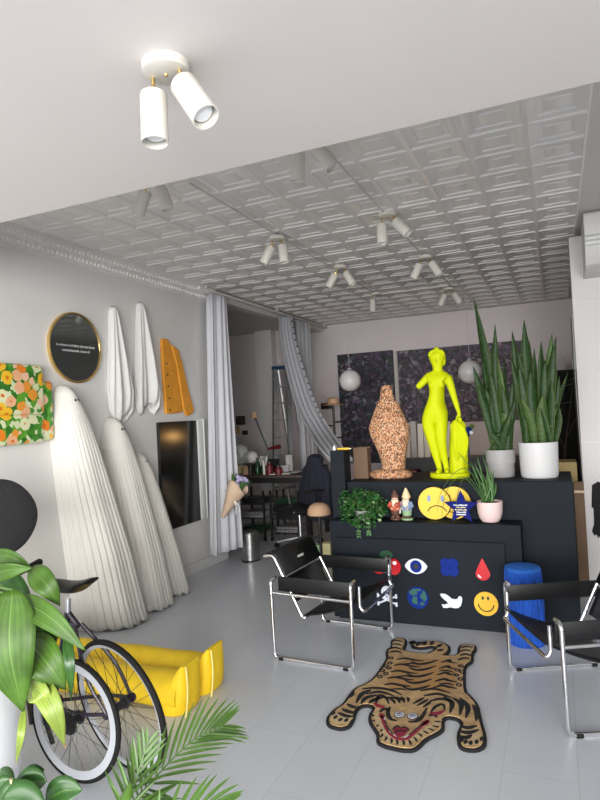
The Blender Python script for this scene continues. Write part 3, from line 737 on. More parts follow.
def neon_statue():
    yy = 4.90
    base = aty(450, 478, yy)
    t = thing('nude_statue', 'neon yellow classical woman statue standing on the dark counter', 'statue', (base.x, yy, TOP))
    o = V((base.x, yy, TOP)); S = .0081
    def W(px, py, dy=0): q = aty(px, py, yy); return V((q.x, yy+dy, q.z+ (TOP-base.z))) - o
    J = {'pelvis': (434.5, 413, 0, .098, .072), 'belly': (436, 404, -.005, .080, .062), 'waist': (437.2, 395, 0, .066, .052), 'chest': (437.5, 384, -.012, .076, .060), 'ubreast': (437.6, 378.5, 0, .066, .048),
         'neck': (438, 371.5, 0, .031, .031), 'jaw': (437.6, 366, -.008, .038, .042), 'head': (437.2, 359, 0, .050, .056), 'crown': (436.8, 353.5, .006, .036, .040),
         'shL': (428.0, 377.5, 0, .036, .034), 'arL': (422.5, 384, -.02, .028, .028), 'stL': (418.0, 388.8, -.04, .022, .022),
         'shR': (447.6, 377.5, 0, .037, .035), 'arR': (451.0, 387, .0, .029, .029), 'elR': (453.6, 396, .0, .024, .024), 'foR': (456.8, 405.5, -.01, .020, .020), 'wrR': (459.2, 413, -.01, .014, .014), 'haR': (459.8, 418.5, -.012, .018, .011),
         'hipL': (429.4, 420, 0, .068, .066), 'thL': (430.0, 430, -.005, .058, .056), 'knL': (432.8, 441, -.01, .038, .040), 'caL': (434.8, 450, .0, .036, .038), 'anL': (439.0, 467, 0, .020, .022), 'heL': (440.2, 470.8, -.01, .022, .022), 'toL': (438.4, 472.8, -.06, .020, .012),
         'hipR': (440.4, 420, 0, .062, .062), 'thR': (441.0, 430, -.015, .050, .050), 'knR': (441.8, 441, -.03, .037, .040), 'caR': (442.6, 450, -.01, .034, .036), 'anR': (445.8, 466, .01, .019, .021), 'heR': (446.6, 470.6, .0, .021, .020), 'toR': (448.0, 472.6, -.05, .020, .012)}
    E = [('pelvis', 'belly'), ('belly', 'waist'), ('waist', 'chest'), ('chest', 'ubreast'), ('ubreast', 'neck'), ('neck', 'jaw'), ('jaw', 'head'), ('head', 'crown'),
         ('ubreast', 'shL'), ('shL', 'arL'), ('arL', 'stL'), ('ubreast', 'shR'), ('shR', 'arR'), ('arR', 'elR'), ('elR', 'foR'), ('foR', 'wrR'), ('wrR', 'haR'),
         ('pelvis', 'hipL'), ('hipL', 'thL'), ('thL', 'knL'), ('knL', 'caL'), ('caL', 'anL'), ('anL', 'heL'), ('heL', 'toL'),
         ('pelvis', 'hipR'), ('hipR', 'thR'), ('thR', 'knR'), ('knR', 'caR'), ('caR', 'anR'), ('anR', 'heR'), ('heR', 'toR')]
    names = list(J); me = bpy.data.meshes.new('statue_body')
    me.from_pydata([W(*J[n][:3]) for n in names], [(names.index(a), names.index(b)) for a, b in E], [])
    ob = bpy.data.objects.new('statue_body', me); C.objects.link(ob); ob.parent = t
    me.materials.append(M['neon'])
    sk = ob.modifiers.new('skin', 'SKIN'); sk.use_smooth_shade = True
    for i, n in enumerate(names):
        d = me.skin_vertices[0].data[i]; d.radius = (J[n][3]*1.16, J[n][4]*1.12); d.use_root = (n == 'pelvis')
    sb = ob.modifiers.new('sub', 'SUBSURF'); sb.levels = 2; sb.render_levels = 2
    # fuller forms set into the body: breasts, nose, hair with a knot, fingers
    mb = MB()
    for px in (433.2, 441.8): mb.ball(W(px, 385.5, -.052), .030, n=14, m=9)
    mb.ball(W(437.2, 362, -.052), .010, n=8, m=6, sz=1.8)
    mb.build('modelled_detail', M['neon'], t)
    hb = MB().ball(W(437, 357.5, .012), .068, n=18, m=12, sz=.95, sy=1.0)
    hb.ball(W(436.5, 350.8, -.004), .026, n=12, m=8).ball(W(432.8, 360.5, .012), .026, n=10, m=8, sz=1.5).ball(W(442.2, 361, .014), .028, n=10, m=8, sz=1.6).ball(W(438, 366, .05), .03, n=10, m=8)
    for k in range(9):
        a = PI*k/8; hb.ball(W(437, 356, 0) + V((.052*math.cos(a), -.022, .030*math.sin(a)+.006)), .017, n=8, m=6)
    hb.build('statue_hair', M['neon'], t)
    fb = MB()
    for k in range(4):
        a = W(458.9+k*.75, 418.5, -.02); fb.tube([a, a+V((.002, -.006, -.022)), a+V((.0, .0, -.040+.003*abs(k-1)))], [.007, .006, .004], 6)
    fb.tube([W(458.2, 416, -.015), W(457.0, 419, -.03), W(457.2, 421.5, -.032)], [.007, .006, .004], 6)
    fb.build('statue_fingers', M['neon'], t)
    # tree stump with drapery
    a = W(457.3, 420, .03); b = W(458.0, 474, .03); n = 30; rg = []
    for j in range(26):
        tt = j/25; c = b.lerp(a, tt); r = (.070 - .008*tt) * (1 if tt < .88 else (1-((tt-.88)/.125)**2*.75))
        rg.append([c + V((r*1.0*math.cos(q)*(1 + .07*math.sin(q*6+tt*5)+.05*math.sin(q*3+tt*9)), r*.85*math.sin(q)*(1 + .07*math.sin(q*6+tt*5)+.05*math.sin(q*3+tt*9)), 0)) for q in [2*PI*i/n for i in range(n)]])
    MB().rings(rg).build('draped_stump', M['neon'], t)
    dr = MB()
    for k in range(5):
        p0 = W(456.2+k*1.5, 421+k*1.2, -.045); dr.tube(spline([p0, p0+V((.012*(k-1), -.012, -.11)), p0+V((.006*(k-2), -.002, -.24)), p0+V((.0, .012, -.32+.03*k))], 10), [.016]*6 + [.015, .014, .012, .009, .006], 7)
    dr.build('drapery', M['neon'], t)
    MB().lathe([(.150, 0), (.156, .006), (.156, .034), (.150, .040), (.0, .040)], n=40, sy=.66).build('base', M['neon'], t)
neon_statue()

def snake_plant(name, px, py, pot_r, pot_h, potmat, blades, label, rim, y, tilt=0):
    c = atz(px, py, TOP); c = V((c.x, y, TOP))
    t = thing('snake_plant', label, 'potted plant', c)
    if rim:  # pot with a fitted collar
        MB().lathe([(pot_r*.90, 0), (pot_r*.94, .006), (pot_r*.97, pot_h*.5), (pot_r*1.05, pot_h*.51), (pot_r*1.06, pot_h), (pot_r*.97, pot_h), (pot_r*.95, pot_h*.88)], n=40).build('pot', potmat, t)
    else:
        MB().lathe([(pot_r*.90, 0), (pot_r*.93, .010), (pot_r*.94, .016), (pot_r*.95, .02), (pot_r, pot_h), (pot_r*.93, pot_h), (pot_r*.92, pot_h*.88)], n=40).build('pot', potmat, t)
    MB().lathe([(pot_r*.92, pot_h*.86), (pot_r*.5, pot_h*.89), (.001, pot_h*.9)], n=24, cap0=False).build('soil', M['soil'], t)
    mb = MB(); R2 = random.Random(name)
    fill_ = [(px+R2.uniform(-9, 9)*(1.4 if not rim else 1), px+R2.uniform(-17, 17)*(1.3 if not rim else 1), R2.uniform(372, 436), R2.uniform(.022, .03), R2.uniform(-.07, .05), 0) for _ in range(12)]
    for (bx, tx, ty, w, dy, pale) in blades + fill_:
        tip = aty(tx, ty, y+dy) - c; root = V(((bx-px)*.0082, dy*.4, pot_h*.85))
        ang = R2.uniform(-.7, .7); side = V((math.cos(ang), math.sin(ang), 0))
        mid = root.lerp(tip, .5) + V((R2.uniform(-.012, .012) - .10*(tip.x-root.x), 0, .0))
        pts = spline([root, mid, tip], 14)
        ws = [w*1.25*(.6 + .4*min(1, i/5)) * (1 if i < 9 else max(.03, 1-((i-9)/5)**1.6)) for i in range(15)]
        mb.blade(pts, ws, side, 1 if pale else 0, fold=.35)
    mb.build('leaves', [M['snake'], M['snake_l']], t, solid=.003)
b1 = [(500, 474, 299, .030, .0, 0), (497, 473, 366, .028, -.03, 0), (499, 482, 358, .026, .02, 0), (501, 486, 352, .028, .04, 0), (503, 492, 345, .028, 0, 0), (501, 495, 324, .024, -.02, 0), (504, 497, 356, .030, -.04, 1), (507, 504, 360, .026, .03, 0), (503, 490, 372, .03, -.05, 0), (508, 502, 385, .028, -.05, 0), (498, 478, 385, .026, -.06, 0), (506, 511, 420, .022, -.05, 0), (500, 484, 340, .024, .05, 0)]
snake_plant(1, 501, 477, .106, .212, M['potgrey'], b1, 'tall snake plant in a grey collared pot beside the neon statue', True, 4.96)
b2 = [(530, 512, 331, .030, 0, 0), (533, 517, 349, .027, -.04, 0), (536, 524, 320, .032, .0, 0), (538, 529, 340, .030, .03, 0), (541, 534, 348, .022, .05, 0), (545, 541, 341, .03, .03, 0), (546, 552, 333, .028, .0, 1), (547, 556, 336, .022, .02, 0), (548, 554, 345, .034, -.03, 0), (543, 545, 360, .030, -.02, 0), (537, 519, 365, .032, -.05, 0), (534, 511, 358, .026, -.02, 0), (548, 557, 372, .030, .04, 0), (540, 531, 370, .034, -.06, 0), (545, 543, 394, .032, -.07, 1), (536, 521, 398, .028, -.07, 1), (549, 551, 380, .030, -.05, 0), (551, 568, 372, .014, .07, 0), (533, 516, 384, .026, .02, 0)]
snake_plant(2, 539.5, 478, .142, .265, M['potwhite'], b2, 'broad snake plant in a big white pot at the end of the dark counter', False, 4.93)

# ------------------------------------------------------------------ things on the counter's shelf step
SH = .75
def bush():
    c = V((-1.435, 4.525, SH))
    t = thing('trailing_plant', 'bushy small leaved green plant trailing over the end of the counter shelf', 'potted plant', c)
    MB().lathe([(.055, 0), (.075, .075), (.070, .075), (.066, .06)], n=24).build('pot', M['potgrey'], t)
    r = random.Random(21); mb = MB(); st = MB()
    for k in range(900):
        while True:
            p = V((r.uniform(-1, 1), r.uniform(-1, 1), r.uniform(-1, 1)))
            if .35 < p.length < 1: break
        q = V((p.x*.205, p.y*.085 - .02, p.z*.145 + .10))
        if q.x < 0: q.z += q.x*-.25*(.35)
        if q.z < .035 and q.y > -.085: q.y = -.095 - r.uniform(0, .03)
        a = r.uniform(0, 6.28); L = r.uniform(.022, .040)
        d = V((math.cos(a), math.sin(a)*.7-.35, r.uniform(-.7, .5))).normalized()
        sd = d.cross(V((r.uniform(-1, 1), r.uniform(-1, 1), 1))).normalized()
        mb.blade([q, q+d*L*.35, q+d*L*.7, q+d*L], [L*.06, L*.32, L*.30, L*.02], sd, 1 if r.random() < .06 else 0, fold=.2)
    for k in range(30):
        a = r.uniform(0, 6.28); e = V((math.cos(a)*.17, math.sin(a)*.07-.03, r.uniform(.03, .2)))
        st.tube(spline([V((0, 0, .06)), V((e.x*.5, e.y*.5, .14)), e], 6), .002, 5)
    mb.build('leaves', [M['bushleaf'], M['bushpale']], t); st.build('stems', M['stem'], t)
    for (dx, L) in ((-.02, .06), (.06, .04)):
        s2 = MB(); p = spline([V((dx, -.10, .06)), V((dx+.01, -.116, -.05)), V((dx+.012, -.119, -.05-L))], 10); s2.tube(p, .0018, 5)
        for i in range(2, 11, 2):
            for sg in (-1, 1):
                d = V((sg*.8, -.1, -.5)).normalized(); s2.blade([p[i], p[i]+d*.012, p[i]+d*.024], [.001, .008, .001], V((0, -1, .3)).cross(d), 1)
        s2.build('trailing_stem', [M['stem'], M['bushleaf']], t)
bush()

def gnome(x, label, kind):
    t = thing('garden_gnome', label, 'figurine', (x, 4.535, SH), random.Random(kind).uniform(-.2, .2), 'garden gnomes on the counter shelf')
    body, low, hat = [(M['gpaint_red'], M['gpaint_brown'], M['gpaint_brown']), (M['gblue'], M['ggreen'], M['ghat'])][kind]
    MB().lathe([(.040, 0), (.046, .004), (.046, .014), (.040, .018)], n=20, sy=.85).build('base', low, t)
    for s in (-1, 1):
        MB().rbox((s*.018-.014, -.040, .016), (s*.018+.014, .012, .036), .008).build('boot', M['gpaint_brown'], t)
    MB().lathe([(.030, .03), (.036, .05), (.039, .08)], n=20, sy=.85).build('trousers', low, t)
    MB().lathe([(.041, .075), (.044, .095), (.042, .12), (.030, .143), (.018, .152)], n=20, sy=.85).build('coat', body, t)
    MB().ball((0, -.004, .163), .025, n=16, m=10).ball((0, -.030, .160), .007, n=8, m=6).ball((-.012, -.022, .152), .008, n=8, m=6).ball((.012, -.022, .152), .008, n=8, m=6).build('head', M['gskin'], t)
    MB().ball((0, -.026, .128), .024, n=14, m=9, sz=1.45, sy=.6).ball((-.016, -.018, .148), .013, n=8, m=6).ball((.016, -.018, .148), .013, n=8, m=6).build('beard', M['gbeard'], t)
    if kind == 0: MB().lathe([(.030, .172), (.031, .180), (.026, .195), (.015, .215), (.004, .232)], n=18).build('hat', hat, t)
    else: MB().lathe([(.033, .170), (.034, .178), (.028, .195), (.017, .222), (.004, .246)], n=18).build('hat', hat, t)
    for s in (-1, 1):
        MB().tube([(s*.034, 0, .135), (s*.05, -.012, .11), (s*.026, -.038, .094)], [.012, .013, .010], 8).build('arm', body, t)
        MB().ball((s*.022, -.042, .092), .009, n=8, m=6).build('hand', M['gskin'], t)
    if kind == 0: MB().ball((.016, -.043, .118), .021, n=12, m=8).build('toadstool', M['gpaint_red'], t)
    else:
        MB().rbox((-.056, -.02, .05), (-.044, -.008, .12), .004).build('tool_handle', M['paper'], t)
gnome(-1.180, 'small painted garden gnome in red and brown next to the bushy plant', 0)
gnome(-1.092, 'small painted garden gnome with a pale tall hat next to the smiley signs', 1)

def face_disc(px, label, kind, y, r=.125):
    c = aty(px, 503, y); x = c.x; z = SH + r + .001; th = .022; ly = y
    t = thing('smiley_sign', label, 'sign', (x, y, SH), 0, 'yellow face discs on the counter shelf')
    lean = Matrix.Translation((0, 0, 0)) @ Matrix.Rotation(-.05, 4, 'X')
    def loop(cx, cz, rx, rz, yy, n=48): return [lean @ V((cx+rx*math.cos(2*PI*i/n), yy, cz+r+rz*math.sin(2*PI*i/n))) for i in range(n)]
    MB().prism(loop(0, 0, r, r, 0), (0, -th, 0)).build('disc', M['smiley'], t, bev=.003)
    MB().tube([lean @ V((r*.985*math.cos(2*PI*i/48), -th, r+r*.985*math.sin(2*PI*i/48))) for i in range(48)], .0032, 6, closed=True).build('outline', M['eyehole'], t)
    for s in (-1, 1):
        MB().prism(loop(s*.050+.012, .036, .013, .026, -th), (0, -.002, 0)).build('eye', M['eyehole'] if kind else M['gblue'], t)
    if kind == 0: arc = [lean @ V((.02+.074*math.cos(a), -th, r-.082+.064*math.sin(a))) for a in [PI*(.10+.80*k/14) for k in range(15)]]
    else: arc = [lean @ V((.08*math.cos(a), -th, r-.005+.068*math.sin(a))) for a in [PI*(1.05+.9*k/14) for k in range(15)]]
    MB().tube(arc, .004, 6).build('mouth', M['eyehole'], t)
face_disc(434.5, 'round yellow frowning face sign leaning on the counter shelf beside the gnomes', 0, 4.575)
face_disc(454.5, 'round yellow face sign half hidden behind the blue star', 1, 4.61)

def star():
    yy = 4.50; c = aty(461.5, 507, yy); R1, R2_ = .128, .056; cz = .108
    t = thing('star_sign', 'deep blue felt star with small pale lettering before the yellow faces', 'sign', (c.x, yy, SH))
    lp = []
    for i in range(10):
        a = PI/2 + i*PI/5; r = R1 if i % 2 == 0 else R2_; lp.append(V((r*math.cos(a), 0, cz+r*math.sin(a))))
    MB().prism(lp, (0, -.022, 0)).build('star', M['navy'], t, bev=.004)
    rr = random.Random(8); mb = MB()
    for k, (z, x0, x1) in enumerate(((.128, -.052, .046), (.112, -.036, .034), (.094, -.044, .040), (.077, -.034, .034), (.060, -.036, .034))):
        x = x0
        while x < x1:
            w = rr.uniform(.004, .009); mb.box((x, -.0235, z-.0045), (min(x+w, x1), -.0220, z+.0045-rr.choice((0, 0, .003))), 1 if k in (1, 2) else 0); x += w+.0026
    tag(mb.build('star_lettering', [M['white'], M['papery']], t), 'five short lines of tiny pale lettering')
star()

def pinkpot():
    c = V((-.484, 4.54, SH)); y = c.y
    t = thing('potted_grass_plant', 'narrow leaved plant in a blush pink pot on the counter shelf', 'potted plant', c)
    MB().lathe([(.040, 0), (.060, .006), (.076, .03), (.087, .07), (.0925, .15), (.086, .15), (.084, .138)], n=36).build('pot', M['potpink'], t)
    MB().lathe([(.084, .136), (.04, .142), (.001, .143)], n=24, cap0=False).build('soil', M['soil'], t)
    mb = MB(); r = random.Random(9)
    tips = [(474, 463, -.02), (477, 456, 0), (480, 468, -.03), (482, 455, .02), (485, 462, -.02), (487, 470, .0), (490, 466, -.03), (492, 474, .02), (494, 470, 0), (472, 472, .03), (476, 478, -.04), (483, 474, -.05), (470, 460, .03), (496, 482, -.02)]
    for (tx, ty, dy) in tips:
        tip = aty(tx, ty, y+dy) - c; rt_ = V((r.uniform(-.05, .04), r.uniform(-.04, .03), .135))
        pts = spline([rt_, rt_.lerp(tip, .5)+V((.015, 0, .01)), tip], 10)
        mb.blade(pts, [.0075*(1-(i/10)**3)+.0005 for i in range(11)], V((.9, .4, 0)), 0, fold=.4)
    for (path) in ([(484, 500), (470, 471), (455, 472), (441, 492), (437, 512)], [(483, 500), (466, 478), (452, 482), (444, 500), (442, 522)], [(483, 498), (474, 470), (466, 462), (461, 455), (457, 452)], [(484, 498), (472, 480), (464, 478), (458, 492), (456, 512)]):
        pts = spline([c*0+V((-.02, -.03, .135))] + [aty(a, b, 4.47) - c for a, b in path[1:]], 18)
        mb.blade(pts, [.0062*(1-(i/18)**3)+.0006 for i in range(19)], V((0, 1, .2)), 0, fold=.4)
    mb.build('leaves', M['grassleaf'], t, solid=.0015)
pinkpot()

# small things by the statues and on the upright
def kraft_box():
    a = aty(348, 480, 4.90)
    t = thing('cardboard_box', 'brown kraft cardboard box on the counter beside the speckled statue', 'box', (-1.535, 4.88, TOP), .0)
    MB().box((-.062, -.05, 0), (.062, .05, .25)).build('carton', M['kraft'], t, bev=.003)
    for s in (-1, 1): MB().box((-.062, s*.048-.0015, .25), (.062, s*.048+.0015, .262)).build('flap', M['kraft'], t)
kraft_box()
tag(MB().lathe([(.026, 0), (.03, .03), (.034, .09), (.02, .12), (.012, .135), (.016, .145)], n=20).build('blue_vase', M['gblue'], loc=(-1.40, 5.17, TOP)), 'small slate blue vase between the cardboard box and the speckled statue', 'vase')
yk = thing('utility_knife', 'yellow utility knife lying on top of the dark counter upright', 'knife', (-1.655, 4.70, 1.285), .1)
MB().rbox((-.035, -.010, 0), (.075, .010, .018), .005).build('handle', M['smiley2'], yk); MB().box((.075, -.006, .006), (.085, .006, .010)).build('blade_tip', M['silver'], yk)
tag(MB().lathe([(.013, 0), (.014, .02), (.009, .028), (.008, .038)], n=14).build('small_bottle', M['paper'], loc=(-1.70, 4.66, 1.285)), 'tiny white bottle on the dark counter upright beside the yellow knife', 'bottle')
bf = thing('glass_ornament', 'small blue and white ornament behind the hand of the neon statue', 'ornament', (-.70, 5.22, TOP))
MB().lathe([(.035, 0), (.03, .05), (.008, .09), (.007, .30), (.02, .32)], n=16).build('stand', M['blackpl'], bf)
MB().ball((0, 0, .355), .036, n=16, m=10).build('blue_ball', M['blue'], bf)
MB().ball((-.028, -.015, .385), .022, n=10, m=8).ball((.03, -.02, .34), .018, n=10, m=8).build('white_petals', M['signwhite'], bf)
MB().ball((.035, 0, .39), .02, n=10, m=8).build('green_bud', M['leaf'], bf)

# ================================================================== CHROME AND LEATHER ARMCHAIRS
def make_chair(loc, rz, label):
    t = thing('tubular_armchair', label, 'armchair', loc, rz, 'chrome and black leather armchairs')
    a, b, r = .278, .372, .0115
    for s in (-1, 1):
        y = s*b
        p = [(-a-.006, s*(b-.065), .515), (-a-.006, y, .515), (-a, y, r), (a, y, r), (a+.006, y, .535), (a+.006, s*(b-.065), .535)]
        f = MB().tube(roundpath(p, .035, 5), r, 10).build('side_frame', M['chrome'], t)
        for xx in (-a+.05, a-.05): MB().rbox((xx-.018, y-.013, -.002+.002), (xx+.018, y+.013, .02), .004).build('rubber_foot', M['rubber'], f)
        MB().cyl((-a, y*.985, .432), (a, y*.985, .424), r*.85, n=10).build('arm_rail', M['chrome'], t)
        yb = s*(b-.055)
        MB().rbox((-a+.02, yb-.004, .432), (a+.012, yb+.004, .528), .003).build('arm_strap', M['leather'], t)
        # hanging front loop
    q = b-.085
    fr = [(.305, -q, .50), (.305, -q, .37), (.33, -q, .345), (.33, q, .345), (.305, q, .37), (.305, q, .50)]
    MB().tube(roundpath(fr, .03, 5), r*.9, 10).build('front_loop', M['chrome'], t)
    bk = [(-.375, -q, .645), (-.305, -q, .658), (-.105, -q, .265), (-.085, -q, .262), (-.085, q, .262), (-.105, q, .265), (-.305, q, .658), (-.375, q, .645)]
    MB().tube(roundpath(bk, .03, 5), r, 10).build('back_frame', M['chrome'], t)
    MB().cyl((-.372, -q, .646), (-.372, q, .646), r*.9, n=10).build('back_top_rail', M['chrome'], t)
    prof = [(-.378, .655), (-.34, .672), (-.305, .672), (-.288, .655), (-.225, .535), (-.222, .525)]
    rg = [[V((x, -q+.012, z)) for x, z in prof], [V((x, q-.012, z)) for x, z in prof]]
    st = MB().rings(rg, 0, False, False, False, closed=False).build('back_strap', M['leather'], t, solid=.008)
    mb = MB(); rr = random.Random(2)
    d = V((.062, 0, -.118)).normalized()
    for k in range(7):                                     # small printed maker line on the strap
        y0 = -.045+k*.013; p = V((-.2555, y0, .60))
        mb.add([p+V((.0055, 0, .003)), p+V((.0055, .009, .003)), p+V((.0055, .009, .003))+d*.016, p+V((.0055, 0, .003))+d*.016], [(0, 1, 2, 3)])
    mb.build('strap_lettering', M['white'], st)
    def seat(u, v):
        x = -.10+.425*u; sag = -.022*math.sin(PI*u)
        return V((x, (v-.5)*2*(q-.012), .272 + (.41-.272)*u + sag - .006*math.sin(PI*v)))
    MB().grid(seat, 14, 8).build('seat_sling', M['leather'], t, solid=.008)
    rear = [(-.245, .50), (-.168, .345)]
    MB().rings([[V((x, -q+.012, z)) for x, z in rear], [V((x, q-.012, z)) for x, z in rear]], 0, False, False, False, closed=False).build('lumbar_strap', M['leather'], t, solid=.006)
    return t
c1 = make_chair((-1.485, 3.915, 0), math.radians(-4), 'black leather and chrome tube armchair turned sideways before the skull and cherry emblems')
dup(c1, (.068, 3.575, 0), math.radians(204.4), 'black leather and chrome tube armchair beside the blue stool, cut by the picture edge')

def blue_stool():
    c = V((-.270, 4.285, 0)); h = .505; r = .114
    t = thing('blue_stool', 'round blue yarn fringed stool beside the charcoal counter', 'stool', c)
    n = 96; rg = []; rr = random.Random(6); ph = [rr.uniform(0, 6) for _ in range(n)]
    for j in range(15):
        z = h*j/14*.965
        bulge = 1 + .05*math.sin(PI*j/14)
        rg.append([V((r*bulge*(1+.028*math.sin(ph[i]+j*.25)+.02*(i % 2))*math.cos(2*PI*i/n), r*bulge*(1+.028*math.sin(ph[i]+j*.25)+.02*(i % 2))*math.sin(2*PI*i/n), z)) for i in range(n)])
    MB().rings(rg).build('fringe_skirt', M['bluestool'], t)
    MB().lathe([(r*1.01, h*.955), (r*1.03, h*.975), (r*.98, h*1.0), (r*.7, h*1.02), (.001, h*1.025)], n=40, cap0=False).build('padded_top', M['bluetop'], t)
blue_stool()

# ================================================================== TIGER RUG
def tiger_rug():
    out = [(390.5,641),(395,638.3),(404,638),(407.5,641),(406.5,645),(404,650.5),(416,652.5),(430,653.5),(443,655),(457,655.6),(457.8,646.9),(461.7,644),(476,645.3),(477.3,649),(473.6,653.2),(474,661),(468,665),(465.7,669),(466.2,692),(471.2,696),(479,704.7),(483,723.7),(487,736),(486.3,746),(477.6,750.6),(465,750),(457.8,746),(456.2,734.7),(461,723.7),(457,719),(447.5,717.3),(444.3,720.5),(445,728.4),(440.4,733),(427,739.5),(420.6,746.6),(414,750.6),(403,750.5),(395,749),(383,746),(376,742),(376.7,734),(372.5,728),(368,720.5),(368.8,714.5),(373,708.5),(369.5,705.5),(362,706),(357.5,710),(355,719),(350.8,726.5),(341,729.5),(329,726.5),(325.7,722),(326.8,716.7),(332.8,710),(342.5,704),(348.5,695),(354.5,688),(365,683.8),(372.5,678.5),(380,668.8),(386.8,657.5),(385.3,653.8),(386.8,649),(391,647)]
    o = atz(415, 690); o.z = 0
    def F(p, z=0): q = atz(p[0], p[1], .012); return V((q.x-o.x, q.y-o.y, z))
    t = thing('tiger_rug', 'tufted tiger shaped rug with black outline lying on the grey floor', 'rug', o)
    N = len(out)
    def smooth(loop):
        res = []; n = len(loop)
        for i in range(n):
            a, b = loop[i], loop[(i+1) % n]; res += [a*.78+b*.22, a*.22+b*.78]
        return res
    P = smooth([F(p) for p in out])
    cw = sum((P[i].x*P[(i+1) % len(P)].y - P[(i+1) % len(P)].x*P[i].y) for i in range(len(P)))
    def inset(L, d):
        n = len(L); R_ = []
        for i in range(n):
            tn = (L[(i+1) % n]-L[i-1]).normalized(); nr = V((-tn.y, tn.x, 0))*(1 if cw > 0 else -1)
            R_.append(L[i]+nr*d)
        return R_
    tail = spline([F(p) for p in ((432, 656), (440, 652), (442.5, 647.5), (436, 644.3), (428, 644), (420, 645.2), (412.5, 643.2))], 30)
    def fill(loop, z, h, mi, mb):
        bm = bmesh.new(); vs = [bm.verts.new((p.x, p.y, z)) for p in loop]
        es = [bm.edges.new((vs[i], vs[(i+1) % len(vs)])) for i in range(len(vs))]
        bmesh.ops.triangle_fill(bm, use_beauty=True, use_dissolve=False, edges=es)
        bm.verts.index_update(); vv = [v.co.copy() for v in bm.verts]
        fs = []
        for f in bm.faces:
            f.normal_update(); idx = [v.index for v in f.verts]; fs.append(idx if f.normal.z > 0 else idx[::-1])
        mb.add(vv, fs, mi); bm.free()
        n = len(loop); mb.add([V((p.x, p.y, z)) for p in loop] + [V((p.x, p.y, z-h)) for p in loop], [(i, (i+1) % n, n+(i+1) % n, n+i) for i in range(n)], mi)
    def ribbon(mb, pts, ws, z, mi, h=.003):
        L, Rr = [], []
        for i, p in enumerate(pts):
            tn = (pts[min(i+1, len(pts)-1)]-pts[max(0, i-1)]).normalized(); nr = V((-tn.y, tn.x, 0))
            L.append(p+nr*ws[i]); Rr.append(p-nr*ws[i])
        loop = L + Rr[::-1]
        n = len(L); vs = [V((p.x, p.y, z)) for p in L+Rr] + [V((p.x, p.y, z-h)) for p in L+Rr]
        fs = [(i, n+i, n+i+1, i+1) for i in range(n-1)]
        m2 = 2*n
        for i in range(n-1): fs += [(i, i+1, m2+i+1, m2+i), (n+i+1, n+i, m2+n+i, m2+n+i+1)]
        fs += [(0, m2, m2+n, n), (n-1, 2*n-1, m2+2*n-1, m2+n-1)]
        mb.add(vs, fs, mi)
    base = MB(); fill(P, .013, .013, 0, base); ribbon(base, tail, [.052]*28+[.045, .035, .015], .013, 0, .013)
    base.build('rug_border', M['blackpile'], t)
    body = MB(); fill(inset(P, .017), .017, .005, 0, body); ribbon(body, tail, [.033]*27+[.026, .018, .008, .002], .0172, 0, .005)
    body.build('rug_pile', M['tan'], t)
    # rusty back, pale paws and muzzle fringe
    pt = MB()
    fill([F(p) for p in ((398, 663), (412, 659), (440, 660), (455, 664), (456, 684), (448, 694), (420, 690), (392, 692), (386, 684))], .0176, .002, 0, pt)
    pt.build('rust_back', M['rust'], t)
    pl = MB(); fill([F(p) for p in ((373,715),(377,727),(382,738.5),(386,742),(403,745.5),(415,741.5),(427,734),(441,725),(442,721),(436,722.5),(424,730),(412,738),(398,741),(388,735),(382,724),(378,714))], .0177, .002, 0, pl)
    pl.build('pale_muzzle', M['tanlight'], t)
    for q in (((331,721),(335,713.5),(350,714),(353,719),(347,724),(335,724)), ((460.5,738),(462,729),(477,728),(482.5,738),(480,744),(466,746.5)), ((392,644),(396,640.5),(402,640.5),(403.5,644),(401,648),(393,649)), ((462,652),(463,647),(474,647.5),(473.5,650.5),(470,654))):
        pp = MB(); fill([F(p) for p in q], .0177, .002, 0, pp); pp.build('pale_paw', M['tanlight'], t)
    S = MB()
    def stroke(px, w=.009, mi=0, z=.0195, taper=True, dst=None):
        w = w*1.45 if dst is None else w*.72; z = z if dst is None else .0208
        pts = spline([F(p) for p in px], 4*(len(px)-1)); n = len(pts)
        ws = [w*(max(.12, math.sin(PI*(.12+.80*i/(n-1)))) if taper else 1) for i in range(n)]
        ribbon(dst or S, pts, ws, z, mi)
    # back stripes, row by row from the tail to the shoulders
    rows = [661.5, 667.5, 674, 680.5, 687]
    for k, y in enumerate(rows):
        l = 391-(k*3.2); r = 463; m = 425-k*2.0
        stroke([(l+6, y-1), (l+14, y-2.2), (l+24, y-.3), (l+33, y+.6)], .0085)
        stroke([(m-14, y+1), (m-6, y+3.6), (m+4, y+2.4), (m+13, y-.6)], .009)
        stroke([(m+16, y+2), (m+25, y-.4), (r-14, y+1.2), (r-6, y+2.6)], .0085)
        if k % 2 == 0: stroke([(l+12, y+3.5), (l+22, y+3), (l+28, y+4.5)], .006)
        else: stroke([(r-24, y+4.6), (r-16, y+4), (r-9, y+6)], .006)
    # shoulders
    for q in ([(362, 690), (376, 689), (390, 691), (402, 696)], [(366, 695), (380, 693), (394, 697)], [(384, 699), (396, 699), (404, 702)], [(420, 692), (434, 690), (450, 694)], [(424, 697), (438, 695), (452, 699)], [(430, 702), (442, 700), (454, 704)]): stroke(q, .008)
    # forelegs
    for q in ([(371, 691), (362, 695), (356, 704)], [(377, 696), (366, 699), (361, 705)], [(384, 698), (374, 701), (369, 704.5)], [(354, 693), (349, 699)], [(347, 705), (353, 708), (357, 708)], [(342, 710), (349, 713), (355, 714)], [(338, 714), (346, 717), (353, 718)]): stroke(q, .010)
